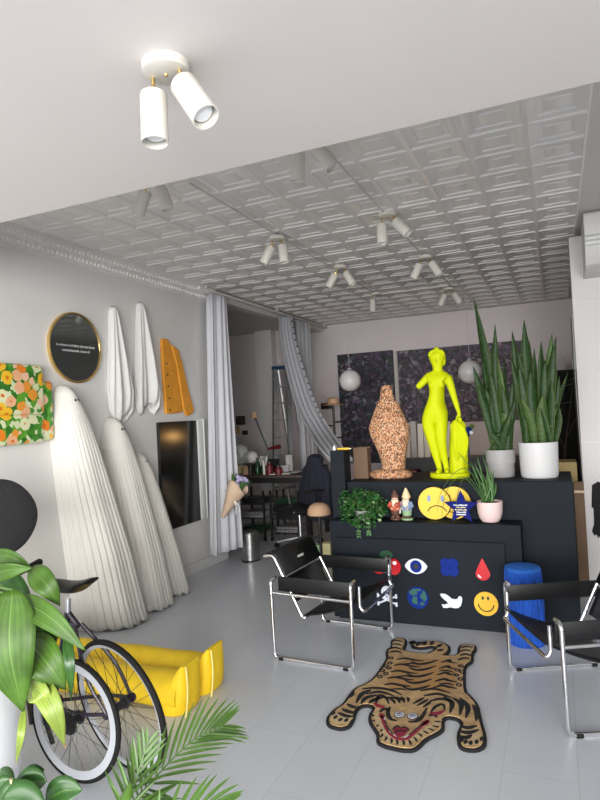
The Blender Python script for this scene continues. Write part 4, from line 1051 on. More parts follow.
    for q in ([(444, 698), (452, 704), (450, 714)], [(453, 699), (461, 705), (460, 716)], [(460, 699), (468, 708), (466, 719)], [(473, 706), (477, 714), (476, 722)], [(460, 727), (468, 729), (477, 727)], [(459, 732), (468, 734), (479, 731)], [(458.5, 737), (466, 739), (472, 736)]): stroke(q, .010)
    # claws and toes
    for x0, y0 in ((332, 716), (334, 720), (339, 722.5), (345, 723)):
        stroke([(x0, y0), (x0+3, y0-3.4)], .007)
    for x0, y0 in ((461, 743), (465, 745), (470, 746), (476, 745), (481, 742)): stroke([(x0, y0), (x0+1.5, y0-4)], .007)
    for q in ([(391, 642), (397, 641.5), (403, 643)], [(389, 650), (395, 648.5), (402, 650.5)], [(391, 645.5), (397, 645), (402, 646.5)], [(389, 653.5), (396, 652), (402, 654)], [(461, 649), (466, 647.5), (473, 648.5)], [(460, 652.5), (466, 651), (471, 652.5)], [(460, 656.5), (466, 655), (471, 657)], [(458, 661), (464, 659), (470, 660)]): stroke(q, .007)
    for q in ([(409, 643.5), (414, 643)], [(417, 647), (419, 642.5)], [(424, 646), (426, 642)], [(431, 646), (433, 642)], [(437, 648), (442, 645)], [(437, 651.5), (444, 650.5)]): stroke(q, .010)
    # rosettes on the flanks
    def ringspot(x, y, r=.013):
        c = F((x, y)); pts = [c+V((r*math.cos(a), r*1.25*math.sin(a), 0)) for a in [2*PI*i/12 for i in range(13)]]
        ribbon(S, pts, [.0042]*13, .0195, 0)
    for x, y in ((391, 659), (390, 664), (386, 667), (389, 669), (382.5, 671.5), (386, 674.5), (380, 677.5), (461, 667), (457.5, 671), (462, 673), (456.5, 676), (460.5, 680), (459, 686)): ringspot(x, y)
    # brow stripes
    for x0, y0, x1, y1 in ((390, 700, 395, 705), (395, 698.5, 400, 704.5), (401, 698, 404, 704), (407, 698.5, 408, 703), (424, 699, 413, 705), (428, 700.5, 417, 707), (431, 702.5, 423, 708.5)): stroke([(x0, y0), ((x0+x1)/2+1, (y0+y1)/2-.6), (x1, y1)], .0062)
    for q in ([(390, 708), (388, 714), (390.5, 720), (397, 722)], [(427, 709), (422, 718), (416, 722.5), (408, 723)], [(380, 713), (384, 710), (389, 712)], [(429, 717), (434, 715.5), (437, 719)]): stroke(q, .008)
    # ear outlines
    for q in ([(375.5, 706), (379, 696.5), (386, 699), (389, 705)], [(431, 713), (436, 707.5), (443, 705.5), (445, 712)]): stroke(q, .007)
    # whisker fringe ticks round the muzzle
    fr = [(371, 716), (372, 722), (376, 727.5), (380, 733), (380.5, 738.5), (385, 742), (391, 744.5), (397, 746), (404, 746.5), (411, 746.5), (417, 743), (422, 738), (428, 735), (434, 732), (439, 728.5), (441.5, 723)]
    for x, y in fr:
        dx, dy = (404-x)*.15-1.5, (722-y)*.22; stroke([(x, y), (x+dx*.5+.6, y+dy*.5), (x+dx, y+dy)], .0042)
    stroke([(416, 644.2), (412, 643.4), (409.5, 643)], .024); stroke([(424, 645.4), (421, 643.5)], .012)
    S.build('stripe_pattern', M['blackpile'], t)
    Pk = MB()
    stroke([(374.5, 704.5), (379, 707.5), (385, 708)], .018, dst=Pk); stroke([(430, 714), (437, 715), (444, 712)], .018, dst=Pk)
    stroke([(382, 717.5), (384, 724), (387, 731), (392, 737), (399, 740.5), (407, 740), (414, 734.5), (421, 728), (428, 722.5)], .011, dst=Pk, taper=False)
    stroke([(381, 715), (383, 720)], .021, dst=Pk); stroke([(422, 727), (429, 721.5)], .021, dst=Pk)
    dk = MB()
    for q, w_ in (([(393, 731), (397, 727.6), (401, 730), (405, 728.6), (409, 732)], .006), ([(395, 734), (400, 732.5), (406, 733.5)], .006), ([(385, 722), (388, 730), (393, 736)], .004), ([(409, 737), (416, 731), (423, 725)], .004)):
        pts = spline([F(p) for p in q], 10); ribbon(dk, pts, [w_*.8]*11, .0222, 0)
    dk.build('mouth_lines', M['blackpile'], t)
    tt_ = MB()
    for q in ([(384.5, 719), (386.5, 727)], [(389.5, 733), (396, 738.2)], [(404, 739.5), (411, 735.3)], [(417, 729.5), (423, 725)]):
        ribbon(tt_, spline([F(p) for p in q], 6), [.003]*7, .0218, 0)
    tt_.build('teeth', M['whitepile'], t)
    Pk.build('crimson_mouth', M['pinkpile'], t)
    nz = MB(); fill([F(p) for p in ((393, 730), (397, 728), (401, 730), (405, 729), (408, 732), (404, 737), (399, 738.5), (394, 736))], .0205, .003, 0, nz); nz.build('nose', M['pinkpile'], t)
    for x, y, nm in ((399.5, 716, 'eye'), (412.5, 717.5, 'eye')):
        c = F((x, y)); mb = MB()
        for r, zz, mi in ((.029, .0205, 2), (.025, .0215, 0), (.0165, .0225, 1), (.010, .0235, 0), (.006, .0240, 2)):
            fill([c+V((r*math.cos(a), r*1.15*math.sin(a), 0)) for a in [2*PI*i/20 for i in range(20)]], zz, .003, mi, mb)
        mb.build(nm, [M['whitepile'], M['bluepile'], M['blackpile']], t)
tiger_rug()

# ================================================================== YELLOW STUFFED LEGS
def yellow_legs():
    t = thing('stuffed_legs', 'yellow stuffed soft sculpture legs lying on the floor behind the bicycle wheels', 'soft sculpture', (-2.3, 2.95, 0))
    o = V((-2.3, 2.95, 0))
    for k, (y, y2, xe) in enumerate(((2.80, 2.82, -1.95), (3.05, 3.07, -1.945))):
        n = 28; rg = []
        xs = [-3.25, -3.22, -3.1, -2.95, -2.8, -2.65, -2.5, -2.38, -2.25, -2.14, xe-.02]
        for i, x in enumerate(xs):
            rr = .105*(1 + .04*math.sin(i*2.1+k)) * (.55 if i == 0 else .85 if i == 1 else 1)
            yc = y + (y2-y)*(i/len(xs))
            rg.append([V((x, yc + rr*1.12*math.cos(a)*(1+.03*math.sin(5*a+i)), .098 + rr*.92*math.sin(a))) - o for a in [2*PI*j/n for j in range(n)]])
        MB().rings(rg).build('leg', M['yellow'], t)
        # foot: a tall stuffed wedge, toes up
        rg = []
        H = .262 if k == 0 else .258
        for i in range(12):
            z = H*i/11; tt = i/11
            d0 = -.20*(1-tt)**.8; wy = .115*(1-.25*tt**2); x1 = .02 + .012*math.sin(PI*tt)
            ring = []
            for j in range(20):
                a = 2*PI*j/20; cx = (d0+x1)/2; hx = (x1-d0)/2*(.9 if i in (0, 11) else 1)
                cu = math.copysign(abs(math.cos(a))**.7, math.cos(a)); su = math.copysign(abs(math.sin(a))**.7, math.sin(a))
                ring.append(V((xe + cx + max(hx, .012)*cu, y2 + wy*su, .002+z)) - o)
            rg.append(ring)
        MB().rings(rg).build('foot', M['yellow'], t)
        sm = [V((xe+.034+.012*math.sin(PI*i/12), y2-.10+.02*(i/12), .004+H*i/12)) - o for i in range(13)]
        MB().tube(sm, .005, 6).build('seam', M['yseam'], t)
    hip = MB().ball((-3.28, 2.93, .15), .22, n=20, m=12, sx=.8, sy=1.15, sz=.66); hip.v = [tuple(V(p)-o) for p in hip.v]
    hip.build('hips', M['yellow'], t)
yellow_legs()

# ================================================================== BICYCLE
def bicycle():
    t = thing('bicycle', 'dark framed bicycle with a white rimmed wheel and a black saddle behind the broad leaves', 'bicycle', (-2.05, 2.13, 0))
    o = V((-2.05, 2.13, 0))
    def wheel(c, psi, lean, r, rimmat, tw, rimh, cassette, lab):
        u = V((math.cos(psi), math.sin(psi), 0)); n = V((-math.sin(psi), math.cos(psi), 0))
        v = (V((0, 0, 1))*math.cos(lean) + n*math.sin(lean)).normalized(); w = u.cross(v)
        c = V((c[0], c[1], r*math.cos(lean)+.001)) - o
        def circ(rad, off=0, k=56): return [c + u*rad*math.cos(2*PI*i/k) + v*rad*math.sin(2*PI*i/k) + w*off for i in range(k)]
        h = MB().cyl(c-w*.05, c+w*.05, .018, n=14).cyl(c-w*.030, c-w*.026, .032, n=18).cyl(c+w*.026, c+w*.030, .032, n=18).cyl(c-w*.062, c+w*.062, .006, n=8)
        wh = h.build('wheel', M['spoke'], t)
        wh['label'] = lab
        MB().tube(circ(r-tw), tw, 10, closed=True).build('tyre', M['rubber'], wh)
        ro, ri = r-tw*1.55, r-tw*1.55-rimh; rw = tw*.78
        A, B, Cc, D = circ(ro, rw), circ(ro, -rw), circ(ri, -rw*.55), circ(ri, rw*.55)
        k = len(A); mb = MB()
        vs = A+B+Cc+D; fs = []
        for i in range(k):
            j = (i+1) % k
            for q in range(4):
                q2 = (q+1) % 4; fs.append((q*k+i, q*k+j, q2*k+j, q2*k+i))
        mb.add(vs, fs, 0, False); mb.build('rim', rimmat, wh)
        sp = MB(); ns = 28
        for i in range(ns):
            a = 2*PI*i/ns; b = a + (.55 if i % 4 < 2 else -.55); sd = .027 if i % 2 else -.027
            sp.cyl(c + u*.03*math.cos(b) + v*.03*math.sin(b) + w*sd, c + u*ri*math.cos(a) + v*ri*math.sin(a), .0013, n=5)
        sp.build('spokes', M['spoke'], wh)
        if cassette:
            cs = MB(); sg = cassette
            for k2, rr in enumerate((.052, .046, .041, .036, .031, .027)):
                q = c + w*sg*(.034+k2*.0055)
                teeth = [q + (u*math.cos(2*PI*i/48)+v*math.sin(2*PI*i/48))*(rr if i % 2 else rr*.93) for i in range(48)]
                cs.prism(teeth, w*sg*.0035)
            cs.build('cassette', M['blackpl'], wh)
        return c, u, v, w
    cw_, u1, v1, w1 = wheel((-2.068, 2.085), math.radians(176), 0.0, .276, M['alu'], .012, .036, -1, 'wheel with a wide white rim and a black cassette')
    cb, u2, v2, w2 = wheel((-1.905, 2.195), math.radians(166), math.radians(9), .315, M['alu'], .014, .016, 0, 'wheel with a black tyre and thin silver rim')
    def W(px, py, y): return aty(px, py, y) - o
    ax1, ax2 = cb - w2*.07, cb + w2*.07
    near, far = (ax1, ax2) if ax1.y < ax2.y else (ax2, ax1)
    top = W(78, 625, 2.19)
    fr = MB()
    for e, dx in ((near, -.02), (far, .02)):
        fr.tube(spline([top+V((0, dx, 0)), top.lerp(e, .55)+V((0, dx*2.2, 0)), e], 10), [.010]*6+[.009]*3+[.008, .008], 8)
        bb = V((cb.x-.40, cb.y, .27)); fr.tube(spline([bb+V((0, dx, 0)), bb.lerp(e, .6)+V((0, dx*2, 0)), e], 8), .009, 8)
        fr.cyl(e-V((0, .006, 0)), e+V((0, .006, 0)), .022, n=14)
    bb = V((cb.x-.40, cb.y, .27)); sc_ = W(68, 612, 2.19); head = V((cb.x-.80, cb.y-.02, .62))
    fr.cyl(bb, sc_, .016, n=12).cyl(bb, head-V((0, 0, .06)), .018, n=12).cyl(top, head, .016, n=12).cyl(head-V((-.02, 0, .10)), head+V((-.02, 0, .08)), .020, n=12).cyl(bb-V((0, .04, 0)), bb+V((0, .04, 0)), .024, n=14).cyl(top, sc_, .012, n=8)
    fr.build('frame', M['framemat'], t)
    sp0 = W(68, 598, 2.19)
    MB().cyl(sc_, sp0, .0135, n=12).build('seat_post', M['silver'], t)
    # saddle, tail up towards the room, nose towards the wall
    tail = W(91.5, 580.5, 2.19); ns = V((tail.x-.27, tail.y-.02, tail.z-.025)); rg = []
    for i in range(15):
        tt = i/14; p = tail.lerp(ns, tt); w = .070*(1-tt)**.7 + .020; w *= (.55 if i == 0 else .85 if i == 1 else 1) * (.7 if i == 14 else 1)
        hh = .030*(1 if 1 < i < 13 else .6); p = p + V((0, 0, -.018*math.sin(PI*min(1, tt*1.3))))
        ring = []
        for j in range(16):
            a = 2*PI*j/16; s = math.sin(a)
            ring.append(p + V((0, w*math.cos(a), (hh*.55*s if s > 0 else hh*(1.1 if tt > .2 else .7)*s)*(1))))
        rg.append(ring)
    MB().rings(rg).build('saddle', M['leather'], t)
    # handlebar with grips, and brake gear hidden among the leaves
    hb = W(27, 569, 2.10); he = W(39.5, 562, 2.25)
    bar0 = hb - (he-hb)*3
    MB().tube(spline([bar0, hb, he], 8), .0125, 10).build('handlebar', M['blackpl'], t)
    MB().cyl(hb, he, .017, n=12).build('grip', M['rubber'], t)
    MB().tube(spline([bar0.lerp(hb, .3), head+V((0, 0, .22)), head+V((-.02, 0, .08))], 8), .014, 10).build('stem', M['blackpl'], t)
    g = W(33, 622, 2.12); MB().cyl(g, g+V((.0, .05, .0)), .035, n=16).cyl(W(50, 622, 2.12), W(52, 640, 2.12), .014, n=10).cyl(W(40, 630, 2.12), W(50, 634, 2.12), .008, n=8).build('brake_gear', M['blackpl'], t)
    MB().cyl(bb-V((0, .055, 0)), bb-V((0, .050, 0)), .085, n=30).cyl(bb-V((0, .07, 0)), bb+V((.06, -.07, -.15)), .011, n=8).build('crank', M['spoke'], t)
bicycle()

# ================================================================== PLANTS AT THE FRONT
def broad_plant():
    c = V((-2.31, 1.64, 0))
    t = thing('broad_leaf_plant', 'big broad leaved plant in a round white planter at the window end', 'potted plant', c)
    MB().lathe([(.13, 0), (.17, .01), (.235, .10), (.28, .22), (.30, .36), (.30, .50), (.285, .62), (.262, .62), (.27, .56)], n=48).build('planter', M['planter'], t)
    MB().lathe([(.268, .56), (.1, .58), (.001, .585)], n=24, cap0=False).build('soil', M['soil'], t)
    def W(px, py, y): return aty(px, py, y) - c
    st = MB()
    crown = W(-22, 600, 1.72)
    st.tube(spline([V((0, 0, .56)), V((.01, .01, .70)), crown], 12), [.022]*9+[.02, .018, .016, .014], 8)
    st.build('stalk', M['stem'], t)
    lv = MB()
    # (base px, mid px, tip px, half width m, depth y, material, sideways lean)
    L = [((12, 590), (10, 650), (23, 712), .098, 1.62, 0, V((.85, -.5, 0))),
         ((27, 640), (46, 662), (66, 690), .072, 1.70, 0, V((.6, -.3, .65))),
         ((31, 569), (46, 584), (60, 606), .045, 1.72, 0, V((.6, -.3, .6))),
         ((14, 598), (48, 616), (86, 651), .045, 1.68, 0, V((.3, -.6, .9))),
         ((66, 632), (70, 664), (71, 701), .020, 1.72, 2, V((.9, -.4, 0))),
         ((34, 676), (52, 706), (65, 746), .040, 1.66, 1, V((.85, -.5, .15))),
         ((28, 690), (40, 694), (48, 712), .040, 1.66, 1, V((.7, -.5, .5))),
         ((24, 708), (21, 736), (16, 764), .014, 1.60, 1, V((.9, -.4, 0))),
         ((-20, 560), (8, 556), (33, 569), .030, 1.72, 0, V((.2, -.8, .7))),
         ((-25, 582), (5, 571), (32, 568), .034, 1.66, 0, V((.2, -.6, .9))),
         ((-15, 570), (14, 600), (25, 645), .075, 1.76, 2, V((.8, -.5, .2))),
         ((-20, 600), (-8, 645), (2, 690), .075, 1.62, 0, V((.9, -.4, .1))),
         ((20, 600), (44, 634), (40, 672), .055, 1.78, 2, V((.8, -.4, .2)))]
    lt = MB()
    for b, m, e, w, y, mi, sd in L:
        pts = spline([W(*b, y+.03), W(*m, y-.03), W(*e, y)], 16)
        ws = [w*max(.02, math.sin(PI*min(1, .06+.94*(i/16)**.78))**.95) for i in range(17)]
        lv.blade(pts, ws, facing(pts, c, sd), mi, fold=.25)
        lt.tube(spline([crown if b[1] < 640 else V((.02, .02, .70)), (crown+pts[0])/2+V((0, 0, .03)), pts[0]], 6), .005, 6)
        if mi == 1: lt.blade([pts[14], pts[15], pts[16], pts[16]+(pts[16]-pts[15])*.5], [ws[14]*1.02, ws[15]*1.02, ws[15]*.5, .001], facing(pts, c, sd)[13:], 1, fold=.3)
    lv.build('leaves', [M['leaf'], M['leaf_y'], M['leaf2']], t, solid=.002)
    lt.build('leaf_stalks', [M['stem'], M['leaf_tip']], t)
broad_plant()

def palm():
    c = V((-1.12, 1.22, 0))
    t = thing('potted_palm', 'feathery palm with one long frond reaching over the floor', 'potted plant', c)
    MB().lathe([(.09, 0), (.13, .01), (.15, .20), (.155, .22), (.14, .22), (.135, .19)], n=32).build('pot', M['potgrey'], t)
    MB().lathe([(.136, .19), (.05, .2), (.001, .2)], n=20, cap0=False).build('soil', M['soil'], t)
    def frond(pts, n, Lmax, seed, nm):
        r = random.Random(seed); mb = MB(); P = spline(pts, 40)
        mb.tube(P, [.005-.0035*i/40 for i in range(41)], 6, 1)
        for i in range(n):
            s = .25 + .75*i/(n-1); k = s*40; a = min(39, int(k)); p = P[a].lerp(P[a+1], k-a); tn = (P[a+1]-P[a]).normalized()
            sd = tn.cross(p+c-EYE).normalized(); nv = (EYE-p-c).normalized()
            L = Lmax*(.55 + .5*math.sin(PI*min(1, .1+.75*s)))*(1-.35*max(0, s-.85)/.15)
            for sg in (-1, 1):
                d = (tn*(.78+.5*s) + sd*sg*(.85-.35*s) + nv*r.uniform(.0, .3)).normalized(); dr = L*r.uniform(.04, .13)
                q = spline([p, p+d*L*.33, p+d*L*.68-V((0, 0, dr*.35)), p+d*L-V((0, 0, dr))], 7)
                mb.blade(q, [.0016, .0038, .0050, .0052, .0047, .0037, .0023, .0004], facing(q, c, (.3, .2, r.uniform(-1, 1))), 0, fold=.3)
        return mb.build(nm, [M['palm'], M['stem']], t)
    def W(px, py, y): return aty(px, py, y) - c
    frond([V((0, 0, .2)), W(128, 822, 1.32), W(152, 782, 1.50), W(192, 741, 1.66), W(222, 726, 1.76)], 20, .17, 1, 'frond')
    frond([V((-.02, .01, .2)), W(126, 815, 1.30), W(136, 780, 1.36), W(147, 745, 1.40)], 9, .11, 2, 'frond')
    frond([V((.02, -.01, .2)), W(150, 850, 1.25), W(190, 812, 1.35), W(222, 806, 1.42)], 12, .12, 3, 'frond')
palm()

def rubber_plant():
    c = V((-1.72, 1.28, 0))
    t = thing('rubber_plant', 'low plant with dark oval leaves and a pale stake below the white planter', 'potted plant', c)
    MB().lathe([(.08, 0), (.11, .01), (.125, .17), (.13, .185), (.118, .185), (.115, .16)], n=32).build('pot', M['potgrey'], t)
    MB().lathe([(.116, .16), (.05, .165), (.001, .165)], n=20, cap0=False).build('soil', M['soil'], t)
    def W(px, py, y): return aty(px, py, y) - c
    lv = MB(); st = MB()
    for b, e, w, y, up_ in (((26, 790), (44, 769), .034, 1.30, .3), ((18, 792), (47, 781), .040, 1.27, .5), ((46, 800), (82, 790), .040, 1.30, .5), ((2, 800), (46, 812), .05, 1.22, .6), ((10, 792), (-4, 776), .035, 1.30, .3), ((-8, 800), (16, 784), .035, 1.25, .4), ((0, 806), (30, 800), .05, 1.22, .6)):
        p0, p1 = W(*b, y), W(*e, y+.03)
        pts = spline([p0, (p0+p1)/2+V((0, 0, .012)), p1], 12); d = (p1-p0).normalized()
        sd = d.cross(V((.1, -.8, up_))).normalized()
        lv.blade(pts, [w*max(.03, math.sin(PI*(i/12)**.85)**.8) for i in range(13)], facing(pts, c, sd), 0, fold=.3)
        st.tube(spline([V((0, 0, .16)), V((p0.x*.5, p0.y*.5, (.16+p0.z)/2+.01)), p0], 6), .004, 6)
    lv.build('leaves', M['leaf2'], t, solid=.002); st.build('stems', M['stem'], t)
    MB().cyl(V((W(11, 800, 1.24).x, .01, .12)), W(11, 779, 1.24), .0045, n=8).build('stake', M['twig'], t)
    lf = MB(); p0, p1 = W(118, 815, 1.24), W(131, 782, 1.30)
    sp = spline([p0, (p0+p1)/2+V((-.004, 0, .0)), p1], 10)
    lf.blade(sp, [.024*max(.03, math.sin(PI*(.1+.9*i/10))**.7) for i in range(11)], V((.9, -.3, .2)), 0, fold=.3)
    lf.tube(spline([V((.04, .02, .16)), p0.lerp(V((.04, .02, .16)), .5)+V((0, 0, .05)), p0], 8), .004, 6, 1)
    lf.build('side_shoot', [M['leaf'], M['stem']], t, solid=.002)
rubber_plant()

def black_chair():
    c = aty(-4, 518, 2.42); r = .215
    t = thing('round_back_chair', 'black woolly round backed chair between the wall and the plant', 'chair', (c.x, c.y, 0), 0)
    ax = V((.55, -.80, .15)).normalized(); u = ax.orthogonal().normalized(); w = ax.cross(u); cz = V((0, 0, c.z))
    rg = []
    for rr, d in ((.01, .045), (.12, .043), (.185, .034), (r, .012), (r*1.005, 0), (r, -.012), (.18, -.035), (.01, -.04)):
        rg.append([cz + ax*d + (u*math.cos(2*PI*i/48) + w*math.sin(2*PI*i/48))*rr*(1+.008*math.sin(i*7)) for i in range(48)])
    MB().rings(rg).build('round_back', M['felt'], t)
    s = V((.06, -.10, .66))
    MB().lathe([(.16, .63), (.185, .64), (.185, .68), (.15, .70), (.001, .705)], c=(.08, -.14, 0), n=36).build('seat', M['felt'], t)
    MB().cyl(cz-V((0, 0, .12))-ax*.03, V((.02, -.04, .65)), .014, n=10).build('back_post', M['blackpl'], t)
    for k in range(4):
        a = PI/4+k*PI/2; MB().cyl(V((.08+.13*math.cos(a), -.14+.13*math.sin(a), .635)), V((.08+.19*math.cos(a), -.14+.19*math.sin(a), 0)), .012, n=8).build('leg', M['blackpl'], t)
black_chair()

# ================================================================== THE BACK OF THE ROOM
def painting(x0, x1, z0, z1, m, label):
    t = thing('painting', label, 'painting', ((x0+x1)/2, YB, (z0+z1)/2), 0, 'dark abstract canvases on the back wall')
    w, h = (x1-x0)/2, (z1-z0)/2
    MB().box((-w, -.045, -h), (w, -.002, h)).build('stretcher', M['canvas_edge'], t)
    MB().box((-w, -.049, -h), (w, -.045, h)).build('painted_canvas', m, t)
painting(-3.28, -2.35, .75, 2.54, M['painting'], 'narrower dark abstract canvas on the back wall behind the speckled statue')
painting(-2.27, -.35, 1.35, 2.515, M['painting2'], 'wide dark purple abstract canvas behind the neon statue')
tag(MB().box((-2.34, YB-.03, .75), (-2.285, YB, 2.52)).build('wall_strip', M['lightstrip']), 'pale upright strip between the two dark canvases', 'strip')
def globe(x, y, z, label):
    t = thing('globe_pendant', label, 'pendant lamp', (x, y, z), 0, 'white globe pendants')
    MB().ball((0, 0, 0), .150, n=32, m=20).build('globe_shade', M['globe'], t)
    MB().cyl((0, 0, .145), (0, 0, .175), .03, n=14).build('cap', M['potgrey'], t)
    MB().cyl((0, 0, .17), (0, 0, CZ-z), .003, n=6).build('cord', M['lightstrip'], t)
p = aty(350, 380.5, 8.0); globe(p.x, p.y, p.z, 'round white globe pendant before the narrower dark canvas')
p = aty(470, 372, 8.0); globe(p.x, p.y, p.z, 'round white globe pendant behind the neon statue and tall plant')

# low shelf behind the counter with white spined books
def shelf_unit():
    t = thing('low_bookshelf', 'low dark bookshelf against the back wall below the wide canvas', 'bookshelf', (-1.5, 9.0, 0))
    W_, D, H_ = .95, .32, .86
    for s in (-1, 1): MB().box((s*W_-.02, -D/2, 0), (s*W_+.02, D/2, H_)).build('side_panel', M['blackpl'], t)
    for z in (.03, .45, H_-.02): MB().box((-W_, -D/2, z), (W_, D/2, z+.025)).build('shelf', M['blackpl'], t)
    MB().box((-W_, D/2-.01, 0), (W_, D/2, H_)).build('back_panel', M['blackpl'], t)
shelf_unit()
r_ = random.Random(31); x = -2.22
spn = ['white', 'cream', 'grey', 'pale']
SL = ['upright white folder on the low bookshelf, first from the speckled statue', 'upright cream folder on the low bookshelf, second from the speckled statue', 'upright grey folder on the low bookshelf, third from the speckled statue', 'upright pale folder on the low bookshelf, fourth from the speckled statue', 'upright white folder on the low bookshelf, fifth from the speckled statue', 'upright cream folder on the low bookshelf, sixth from the speckled statue', 'upright grey folder on the low bookshelf, seventh, nearest the neon statue', 'upright pale folder on the low bookshelf, eighth, behind the neon statue']
for k in range(8):
    w = .085; h = .50+.02*(k % 3); m = M['books'][k % 4]
    ob = MB().rbox((0, -.10, 0), (w, .10, h), .008).build('folder', m, loc=(x, 8.97, .866)); ob.rotation_euler = (0, .02*(k % 2), 0)
    tag(ob, SL[k], 'folder', 'folders standing on the low bookshelf'); x += w+.014
for k, (xx, hh, m, lab) in enumerate(((-2.20, .16, M['books'][2], 'grey small box inside the low bookshelf'), (-2.02, .2, M['darkred'], 'dark red small box inside the low bookshelf'), (-1.86, .15, M['gblue'], 'slate blue small box inside the low bookshelf'), (-1.70, .18, M['tanseat'], 'tan small box inside the low bookshelf'))):
    tag(MB().rbox((-.06, -.09, 0), (.06, .09, hh), .006).build('storage_box', m, loc=(xx, 8.96, .476)), lab, 'box', 'small boxes in the low bookshelf')

# ladder in the alcove
def ladder():
    top = aty(282.5, 366, 8.35); x, z = top.x, top.z
    t = thing('step_ladder', 'aluminium step ladder with a dark blue top in the dim alcove', 'ladder', (x, 8.35, 0))
    MB().rbox((-.15, -.09, z-.05), (.15, .09, z), .012).build('top_cap', M['bluetopl'], t)
    for s in (-1, 1):
        MB().tube([(s*.105, -.05, z-.05), (s*.145+.10, -.42, 0)], .046, 4).build('front_rail', M['ladder'], t)
        MB().tube([(s*.10, .05, z-.05), (s*.13+.10, .40, 0)], .022, 6).build('rear_rail', M['ladder'], t)
    for k in range(8):
        f = (k+1)/9; zz = (z-.05)*f; w = .135-.03*f; y = -.42+.37*f; xo = .10*(1-f)
        MB().box((xo-w, y-.045, zz-.02), (xo+w, y+.045, zz)).build('tread', M['ladder'], t)
ladder()

# desk, trays, office chair and clutter behind the curtain
def desk():
    t = thing('work_desk', 'long black work desk behind the curtain, crowded with tools', 'desk', (-3.78, 7.25, 0))
    MB().rbox((-.90, -.36, .80), (.90, .36, .835), .006).build('desk_top', M['wood'], t)
    for sx in (-1, 1):
        for sy in (-1, 1): MB().box((sx*.86-.025, sy*.32-.025, 0), (sx*.86+.025, sy*.32+.025, .80)).build('leg', M['blackpl'], t)
    MB().box((-.84, -.34, .735), (.84, -.31, .80)).build('apron', M['blackpl'], t)
desk()
def cart(x, y, label, seed):
    t = thing('wire_drawer_cart', label, 'cart', (x, y, 0))
    for sx in (-1, 1):
        for sy in (-1, 1): MB().box((sx*.19-.012, sy*.2-.012, .05), (sx*.19+.012, sy*.2+.012, .64)).build('upright', M['blackpl'], t)
    for k in range(3):
        z = .10+k*.18; mb = MB()
        for i in range(14):
            xx = -.175+.35*i/13; mb.cyl((xx, -.2, z), (xx, -.2, z+.11), .003, n=5).cyl((xx, -.2, z), (xx, .2, z), .003, n=5)
        for zz in (z, z+.055, z+.11): mb.cyl((-.18, -.2, zz), (.18, -.2, zz), .004, n=5)
        d = mb.build('wire_drawer', M['spoke'], t)
        MB().rbox((-.15, -.16, z+.004), (.15, .16, z+.075), .01).build('drawer_contents', [M['clear'], M['potgrey'], M['blackpl']][(k+seed) % 3], d)
    for sx in (-1, 1):
        for sy in (-1, 1): MB().cyl((sx*.19-.01, sy*.2, .025), (sx*.19+.01, sy*.2, .025), .025, n=12).build('caster', M['rubber'], t)
cart(-3.70, 7.08, 'black wire drawer cart under the desk, next to the steel bin', 0)
cart(-3.22, 7.08, 'black wire drawer cart under the desk, next to the office chair', 1)

def office_chair():
    c = aty(304, 535, 6.55); c = V((-2.90, 6.62, 0))
    t = thing('office_chair', 'black swivel office chair at the desk behind the counter', 'office chair', c, -.6)
    for k in range(5):
        a = 2*PI*k/5+.3; e = V((.29*math.cos(a), .29*math.sin(a), .075))
        lg = MB().tube([(0, 0, .12), e], [.026, .016], 8).build('leg', M['silver'], t)
        MB().cyl(e+V((-.012, 0, -.042)), e+V((.012, 0, -.042)), .032, n=14).cyl(e, e-V((0, 0, .03)), .008, n=6).build('caster', M['rubber'], lg)
    MB().cyl((0, 0, .12), (0, 0, .42), .026, n=14).build('gas_column', M['silver'], t)
    MB().rbox((-.25, -.24, .43), (.25, .25, .50), .03, seg=3).build('seat', M['blackpl'], t)
    def bk(u, v): return V((-.22+.44*u, .24 + .05*v - .04*math.sin(PI*u), 0.56+.42*v))
    MB().grid(bk, 10, 8).build('backrest', M['blackpl'], t, solid=.03)
    MB().tube([(0, .15, .44), (0, .29, .50), (0, .29, .75)], .02, 8).build('back_bracket', M['blackpl'], t)
    for s in (-1, 1):
        MB().tube(roundpath([(s*.25, .05, .46), (s*.30, .05, .48), (s*.30, .02, .68)], .03), .014, 8).rbox((s*.30-.03, -.14, .68), (s*.30+.03, .14, .705), .01).build('armrest', M['silver' if s < 0 else 'blackpl'], t)
    return c
oc = office_chair()
def hoodie():
    t = thing('hoodie', 'dark navy hooded jacket draped over the back of the office chair', 'jacket', oc, -.6)
    def body(u, v):
        a = -PI + 2*PI*u
        w = (.10 + .20*min(1, v*2.0)) + .04*v; d = (.055 + .055*min(1, v*2))
        f = 1 + .09*math.sin(a*6+v*2)*v + .05*math.sin(a*11+1)*v
        return V((w*math.sin(a)*f, .25 + d*math.cos(a)*f, 1.07 - .74*v + .025*math.sin(a*4)*v))
    MB().grid(body, 70, 26).build('jacket_body', M['navycloth'], t, solid=.008)
    MB().ball((0, .27, 1.03), .12, n=20, m=12, sy=.75, sz=.6).build('hood', M['navycloth'], t)
    for s in (-1, 1):
        MB().tube(spline([(s*.16, .27, .93), (s*.255, .25, .80), (s*.26, .22, .58), (s*.25, .20, .45)], 12), [.05, .054, .055, .054, .052, .05, .05, .048, .046, .044, .044, .042, .042], 12).build('sleeve', M['navycloth'], t)
hoodie()

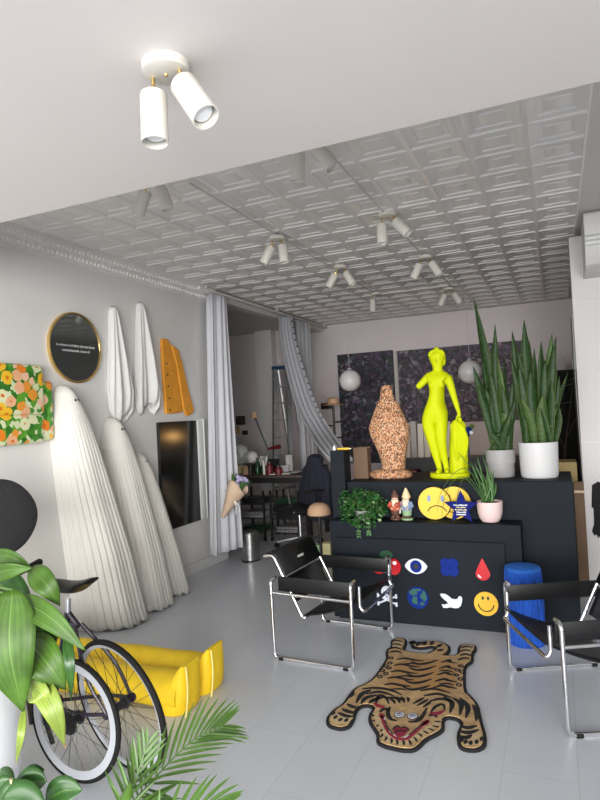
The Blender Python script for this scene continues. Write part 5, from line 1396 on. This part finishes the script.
def trash():
    t = thing('waste_bin', 'round brushed steel waste bin on the floor beside the curtain', 'bin', (-3.22, 5.93, 0))
    MB().lathe([(.095, 0), (.10, .004), (.10, .29)], n=40).build('bin_body', M['steel'], t)
    MB().lathe([(.102, 0), (.103, .016)], n=40).build('base_ring', M['blackpl'], t)
    MB().lathe([(.103, .292), (.104, .312), (.09, .326), (.03, .331), (.001, .331)], n=40).build('lid', M['steel'], t)
    MB().rbox((-.03, -.13, .002), (.03, -.095, .016), .004).build('pedal', M['blackpl'], t)
trash()

def bouquet():
    base = atx(228, 511, -3.30); tip = base
    t = thing('wrapped_bouquet', 'lilac bouquet in kraft paper tucked against the curtain edge', 'bouquet', (-3.26, 5.44, .56))
    d = V((.19, .05, .36)).normalized(); u = d.orthogonal().normalized(); w = d.cross(u)
    L = .38
    rg = []
    for k in range(9):
        s = k/8; r = .014+.10*s
        rg.append([d*L*s + (u*math.cos(a)+w*math.sin(a))*r*(1+.07*math.sin(3*a+s*3)) + d*(.04*math.sin(2*a) if k == 8 else 0) for a in [2*PI*i/30 for i in range(30)]])
    MB().rings(rg, 0, True, False).build('paper_wrap', M['kraft_l'], t, solid=.003)
    r = random.Random(3)
    fl = MB(); lf = MB()
    for k in range(34):
        a = r.uniform(0, 6.28); q = d*(L*.98+r.uniform(0, .10)) + (u*math.cos(a)+w*math.sin(a))*r.uniform(0, .08)
        fl.ball(q, r.uniform(.014, .024), n=8, m=6)
    fl.build('flowers', M['purple'], t)
    for k in range(14):
        a = r.uniform(0, 6.28); q = d*L + (u*math.cos(a)+w*math.sin(a))*.065; dd = (d + (u*math.cos(a)+w*math.sin(a))*.6).normalized()
        lf.blade([q-d*.1, q, q+dd*.05, q+dd*.1], [.004, .012, .01, .001], u, 0)
    lf.build('bouquet_leaves', M['grassleaf'], t)
    rb = d*L*.55; MB().tube(spline([rb+V((.05, -.03, 0)), rb+V((.08, -.04, -.07)), rb+V((.075, -.05, -.14))], 8), .006, 6).tube(spline([rb+V((.05, -.03, 0)), rb+V((.11, -.04, -.06)), rb+V((.12, -.05, -.12))], 8), .006, 6).build('ribbon', M['paper'], t)
    # wire hook that holds it on the curtain's edge
    MB().tube(spline([V((-.04, .14, .26)), V((.02, .09, .25)), d*L*.6], 6), .004, 6).build('hook', M['silver'], t)
bouquet()

def round_stool():
    c = aty(319, 509, 5.55)
    t = thing('work_stool', 'work stool with a tan domed seat behind the counter upright', 'stool', (c.x, 5.55, 0))
    z = c.z-.06
    MB().lathe([(.105, z), (.118, z+.01), (.112, z+.06), (.085, z+.10), (.04, z+.12), (.001, z+.122)], n=32).build('domed_seat', M['tanseat'], t)
    MB().cyl((0, 0, .12), (0, 0, z), .016, n=12).build('column', M['blackpl'], t)
    for k in range(4):
        a = PI/4+k*PI/2; MB().tube([(0, 0, .16), (.17*math.cos(a), .17*math.sin(a), 0)], .011, 8).build('leg', M['blackpl'], t)
round_stool()
for k, (px, w, h, m, lab) in enumerate(((319.5, .05, .22, 'ggreen', 'narrow pale green binder standing on the floor by the counter upright'), (327, .11, .24, 'papery', 'cream yellow card box standing on the floor by the counter upright'))):
    q = aty(px, 541, 5.9); tag(MB().rbox((-w/2, -.06, 0), (w/2, .06, max(.2, h)), .004).build('card_box', M[m], loc=(q.x, 5.9, 0)), lab, 'box')

# desk clutter
DT = .835
def sculpt():
    q = aty(240, 452, 7.35)
    t = thing('plaster_bust', 'pale plaster relief bust on the desk next to the curtain', 'sculpture', (q.x, 7.35, DT))
    MB().lathe([(.13, 0), (.14, .02), (.10, .06), (.08, .12)], n=24, sy=.7).build('foot', M['potgrey'], t)
    MB().ball((0, 0, .24), .13, n=20, m=14, sz=1.15, sy=.85).ball((.12, -.02, .20), .08, n=14, m=10).ball((-.12, 0, .30), .09, n=14, m=10).build('bust', M['framewhite'], t)
    MB().ball((-.03, -.10, .27), .03, n=10, m=8).ball((.04, -.10, .27), .025, n=10, m=8).ball((.0, -.115, .22), .02, n=8, m=6, sz=1.6).build('face', M['framewhite'], t)
sculpt()
q = aty(252, 458, 7.2)
tl = thing('desk_globe_lamp', 'small white round lamp on the desk before the plaster bust', 'lamp', (q.x, 7.2, DT))
MB().lathe([(.06, 0), (.06, .015), (.012, .03), (.012, .14)], n=18).build('stand', M['blackpl'], tl); MB().ball((0, 0, .21), .085, n=20, m=14).build('round_shade', M['globe'], tl)
q = aty(266, 440, 7.5)
al = thing('swing_arm_lamp', 'black jointed desk lamp rising above the desk with a red clamp', 'lamp', (q.x, 7.5, DT))
MB().lathe([(.07, 0), (.07, .02), (.02, .03), (.015, .10)], n=18).build('foot', M['blackpl'], al)
a0, a1, a2 = V((0, 0, .10)), V((.02, 0, .30)), V((-.17, 0, .78))
MB().cyl(a0, a1, .012, n=8).cyl(a1, a2, .012, n=8).build('arm', M['blackpl'], al)
MB().cyl(a1, a1+V((.20, -.02, .03)), .014, .03, n=12).build('red_clamp', M['darkred'], al)
MB().lathe([(.03, 0), (.06, -.08), (.055, -.08)], c=(a2.x, a2.y, a2.z+.04), n=16).build('shade', M['tanseat'], al)
for k, (px, h, rr, m, lab) in enumerate(((251, .16, .03, 'blackpl', 'black pump bottle on the desk by the bouquet'), (258, .20, .022, 'clear', 'dark green bottle on the desk in front of the lamp'), (264.5, .19, .016, 'paper', 'thin white tube on the desk'), (270, .15, .045, 'darkred', 'dark red canister on the desk near the ladder'), (279, .10, .05, 'darkred', 'short dark red tin on the desk near the navy jacket'), (246, .12, .05, 'tanseat', 'low tan jar on the desk near the curtain'))):
    q = aty(px, 480, 7.0); t = thing('desk_bottle', lab, 'bottle', (q.x, 7.0, DT))
    MB().lathe([(rr, 0), (rr, h*.75), (rr*.5, h*.85), (rr*.5, h)], n=18).build('container', M[m], t); MB().lathe([(rr*.6, h), (rr*.6, h+.02)], n=14).build('cap', M['blackpl' if m != 'blackpl' else 'paper'], t)
for k, (px, y, w, h, m, lab) in enumerate(((255, 7.25, .11, .13, 'blackpl', 'black boxy gadget on the desk behind the dark green bottle'), (274, 7.3, .14, .17, 'felt', 'black case on the desk behind the dark red canister'), (285, 7.25, .10, .09, 'potgrey', 'small grey tin on the desk before the ladder'), (289, 7.35, .09, .22, 'potgrey', 'upright grey box on the desk beside the navy jacket'), (238, 7.1, .16, .10, 'papery', 'low cream box on the desk edge behind the bouquet'), (262, 7.5, .10, .2, 'lightstrip', 'tall pale box at the back of the desk beside the jointed lamp'))):
    q = aty(px, 470, y); t = thing('desk_box', lab, 'box', (q.x, y, DT), .2*k)
    MB().rbox((-w/2, -.05, 0), (w/2, .05, h), .006).build('box_body', M[m], t); MB().rbox((-w/2-.003, -.053, h-.02), (w/2+.003, .053, h+.004), .003).build('lid', M[m], t)
q = aty(262, 468, 7.1)
gp = thing('paint_brush_jar', 'jar of brushes standing on the desk', 'jar', (q.x, 7.15, DT))
MB().lathe([(.045, 0), (.045, .10), (.04, .10)], n=18).build('jar', M['clear'], gp)
mb = MB()
for k in range(7): mb.cyl((.02*math.cos(k), .02*math.sin(k), .02), (.06*math.cos(k*1.3), .06*math.sin(k*1.3), .2+.02*(k % 3)), .004, n=6)
mb.build('brushes', M['paper'], gp)
for k, (dx, dy, rz, m, lab) in enumerate(((.42, -.1, .3, 'paper', 'loose white paper sheet at the desk edge by the navy jacket'), (.52, .08, -.2, 'lightstrip', 'loose grey paper sheet on the desk behind the navy jacket'))):
    ob = MB().rbox((-.13, -.18, 0), (.13, .18, .006), .001).build('paper_sheet', M[m], loc=(-3.78+dx, 7.25+dy, DT+.001)); ob.rotation_euler = (0, 0, rz); tag(ob, lab, 'paper')
# alcove wall bits
q = aty(240, 425, 9.35); wo = thing('wall_ornament', 'small rusty orange ornament on the alcove wall above the plaster bust', 'ornament', (q.x, YB, q.z))
MB().rbox((-.09, -.04, 0), (.09, 0, .16), .015).build('upper_shape', M['wood'], wo); MB().rbox((-.12, -.04, -.16), (-.03, 0, -.02), .01).build('lower_shape', M['tanseat'], wo); MB().rbox((.02, -.035, -.18), (.13, 0, -.1), .01).build('lower_bar', M['wood'], wo)
q = aty(327, 406, 9.4); tag(MB().rbox((-.09, -.05, -.05), (.09, 0, .05), .006).build('wall_box', M['blackpl'], loc=(q.x, YB, q.z)), 'small black box on the back wall beside the narrower canvas', 'box')
# plants stand and branch shelf behind counter upright
q = aty(333, 450, 8.2)
tb = thing('hat_stand', 'dark branching stand with a tan hat behind the swept curtain', 'stand', (q.x, 8.3, 0))
MB().cyl((0, 0, .03), (0, 0, 1.7), .018, n=10).lathe([(.17, 0), (.17, .03)], n=24).build('pole', M['spoke'], tb)
for k, (dx, z0) in enumerate(((.32, 1.45), (-.22, 1.40), (.26, 1.22))): MB().tube(spline([(0, 0, z0), (dx*.6, -.02, z0+.02), (dx, -.03, z0+.12)], 6), .012, 8).build('branch', M['spoke'], tb)
tag(MB().lathe([(.15, 0), (.155, .008), (.09, .02), (.085, .09), (.06, .11), (.001, .112)], n=28).build('straw_hat', M['tanseat'], loc=(q.x, 8.3, 1.705)), 'tan hat resting on the dark branching stand', 'hat')

# right rear: dark cabinet, pale things on top, branchy plant, cartons
dc = thing('dark_cabinet', 'tall black cabinet behind the broad snake plant', 'cabinet', (.12, 8.4, 0))
MB().box((-.42, -.25, 0), (.45, .25, 1.98)).build('carcass', M['rubber'], dc, bev=.004)
for s in (-1, 1): MB().box((s*.215-.20+.015, -.268, .06), (s*.215+.20+.015, -.25, 1.93)).build('door', M['rubber'], dc, bev=.003)
for k, (dx, w, h, m, lab) in enumerate(((-.10, .22, .16, 'lightstrip', 'pale grey carton on the black cabinet'), (.18, .18, .26, 'framewhite', 'white carton on the black cabinet beside the pale grey one'))):
    tag(MB().rbox((-w/2, -.12, 0), (w/2, .12, h), .005).build('carton', M[m], loc=(.12+dx, 8.35, 1.981)), lab, 'box')
oc_ = thing('ochre_carton', 'ochre brown carton behind the white pot at the end of the counter', 'box', (-.005, 5.85, 0))
MB().box((-.20, -.15, 0), (.14, .15, 1.065)).build('carton_body', M['ochre'], oc_, bev=.004)
kc = thing('kraft_carton', 'tall brown cardboard sheet leaning between the counter and the white partition', 'cardboard', (.13, 5.42, 0))
MB().box((-.035, -.012, 0), (.04, .012, .93)).build('sheet', M['kraft'], kc); MB().box((-.036, -.014, .84), (.041, .0, .86)).build('tape', M['kraft_l'], kc)
mb = MB()
for k, (x0, x1) in enumerate(((.155, .16), (.165, .172))):
    mb.tube(spline([(x0, 5.585, 2.3), (x0-.004, 5.57, 1.8), (x1-.006, 5.575, 1.3), (x1, 5.58, .9)], 14), .004, 6, k)
tag(mb.build('hanging_cable', [M['blackpl'], M['potgrey']]), 'black and grey cables hanging down the edge of the white partition', 'cable')
tp = thing('twig_plant', 'thin branchy plant in front of the black cabinet', 'potted plant', (.08, 7.2, 0))
MB().lathe([(.12, 0), (.15, .3), (.14, .3), (.13, .27)], n=24).build('pot', M['potgrey'], tp)
mb = MB()
mb.tube(spline([(0, 0, .25), (-.03, 0, .9), (.03, 0, 1.35), (.12, 0, 1.9)], 14), [.014-.0008*i for i in range(15)], 7).tube(spline([(0, 0, 1.0), (-.10, 0, 1.3), (-.12, .02, 1.45)], 8), .006, 6).tube(spline([(.01, 0, 1.2), (.10, 0, 1.38), (.2, 0, 1.45)], 8), .005, 6)
mb.build('branches', M['wood'], tp)
mb = MB()
for k in range(10):
    p = V((random.uniform(-.15, .2), random.uniform(-.05, .05), random.uniform(1.2, 1.9))); d = V((random.uniform(-1, 1), -.2, random.uniform(-.2, 1))).normalized()
    mb.blade([p, p+d*.06, p+d*.12], [.003, .016, .001], V((0, 1, .2)), 0)
mb.build('leaves', M['leaf2'], tp)

# unseen warm lamp added at the back so the dark glass panel shows a glow
wl = thing('added_lamp', 'small added warm lamp hidden behind the neon statue for a glow in the print', 'lamp', (-1.450, 7.900, 0))
MB().lathe([(.12, 0), (.12, .02), (.012, .03), (.012, 1.31)], n=18).build('stand', M['blackpl'], wl)
MB().ball((0, 0, 1.345), .045, n=16, m=10).build('bulb', M['warm'], wl)
MB().lathe([(.065, 1.40), (.04, 1.47), (.035, 1.47), (.06, 1.40)], n=20, cap0=False, cap1=False).build('shade', M['tanseat'], wl)

# air conditioner on the partition
ac = thing('air_conditioner', 'white wall air conditioner high on the white partition', 'air conditioner', (.640, 5.6, 2.615))
pr = [(0, .425), (-.48, .425), (-.50, .405), (-.505, .24), (-.48, .12), (-.41, .035), (-.28, .0), (0, .0)]
rg = [[V((x, y, z)) for y, z in pr] for x in (-.37, .45)]
MB().rings(rg, 0, True, True, False).build('housing', M['ac'], ac, bev=.004)
mb = MB()
for k in range(7):
    a = k/6; y = -.507+.12*a**1.6; z = .235-.20*a; mb.cyl((-.372, y, z), (.452, y, z), .008, n=6)
mb.build('louvres', M['acgrey'], ac)
# black fringed hanging on the partition
hb = thing('fringed_hanging', 'black fringed cut cloth hanging on the white partition', 'wall hanging', (0, 5.6, 0))
A = [aty(x, y, 5.6) for x, y in ((592, 485), (598, 481.5), (606, 484), (607, 500), (612, 530), (606, 537), (600, 536), (598.5, 538), (596.5, 534), (594.5, 535.5), (592, 531), (594, 524), (593.5, 508), (591.5, 507))]
MB().prism([V((p.x, -.012, p.z)) for p in A], (0, .011, 0)).build('cut_cloth', M['rubber'], hb)

# ================================================================== CAMERA, LIGHT, WORLD
sc = bpy.context.scene
cam = bpy.data.cameras.new('camera'); co = bpy.data.objects.new('camera', cam); C.objects.link(co)
cam.sensor_fit = 'AUTO'; cam.sensor_width = 36; cam.lens = 27.0; cam.clip_start = .05; cam.clip_end = 100
mw = Matrix((( rt.x, up.x, -fw.x, EYE.x), (rt.y, up.y, -fw.y, EYE.y), (rt.z, up.z, -fw.z, EYE.z), (0, 0, 0, 1)))
co.matrix_world = mw
sc.camera = co

w = bpy.data.worlds.new('sky'); sc.world = w; w.use_nodes = True
bg = w.node_tree.nodes['Background']; bg.inputs[0].default_value = (.80, .88, 1.0, 1); bg.inputs[1].default_value = 1.0

def area(name, loc, rot, sx, sy, e, col):
    l = bpy.data.lights.new(name, 'AREA'); l.shape = 'RECTANGLE'; l.size = sx; l.size_y = sy; l.energy = e; l.color = col
    o = bpy.data.objects.new(name, l); C.objects.link(o); o.location = loc; o.rotation_euler = rot; return o
area('daylight_street', (-1.0, -8.5, 1.9), (math.radians(90), 0, 0), 9.0, 4.0, 1150, (1.0, .985, .96))
d_ = (V((-2.2, 4.0, 1.3)) - V((4.2, -6.5, 2.0)))
area('daylight_street_corner', (4.2, -6.5, 2.0), d_.to_track_quat('-Z', 'Y').to_euler(), 7.0, 4.0, 1500, (1.0, .975, .94))
sc.view_settings.view_transform = 'Standard'; sc.view_settings.look = 'None'; sc.view_settings.gamma = 1; sc.view_settings.use_curve_mapping = False
sc.view_settings.exposure = 0.22
sc.cycles.max_bounces = 8; sc.cycles.diffuse_bounces = 5; sc.cycles.glossy_bounces = 4
sc.cycles.use_denoising = True
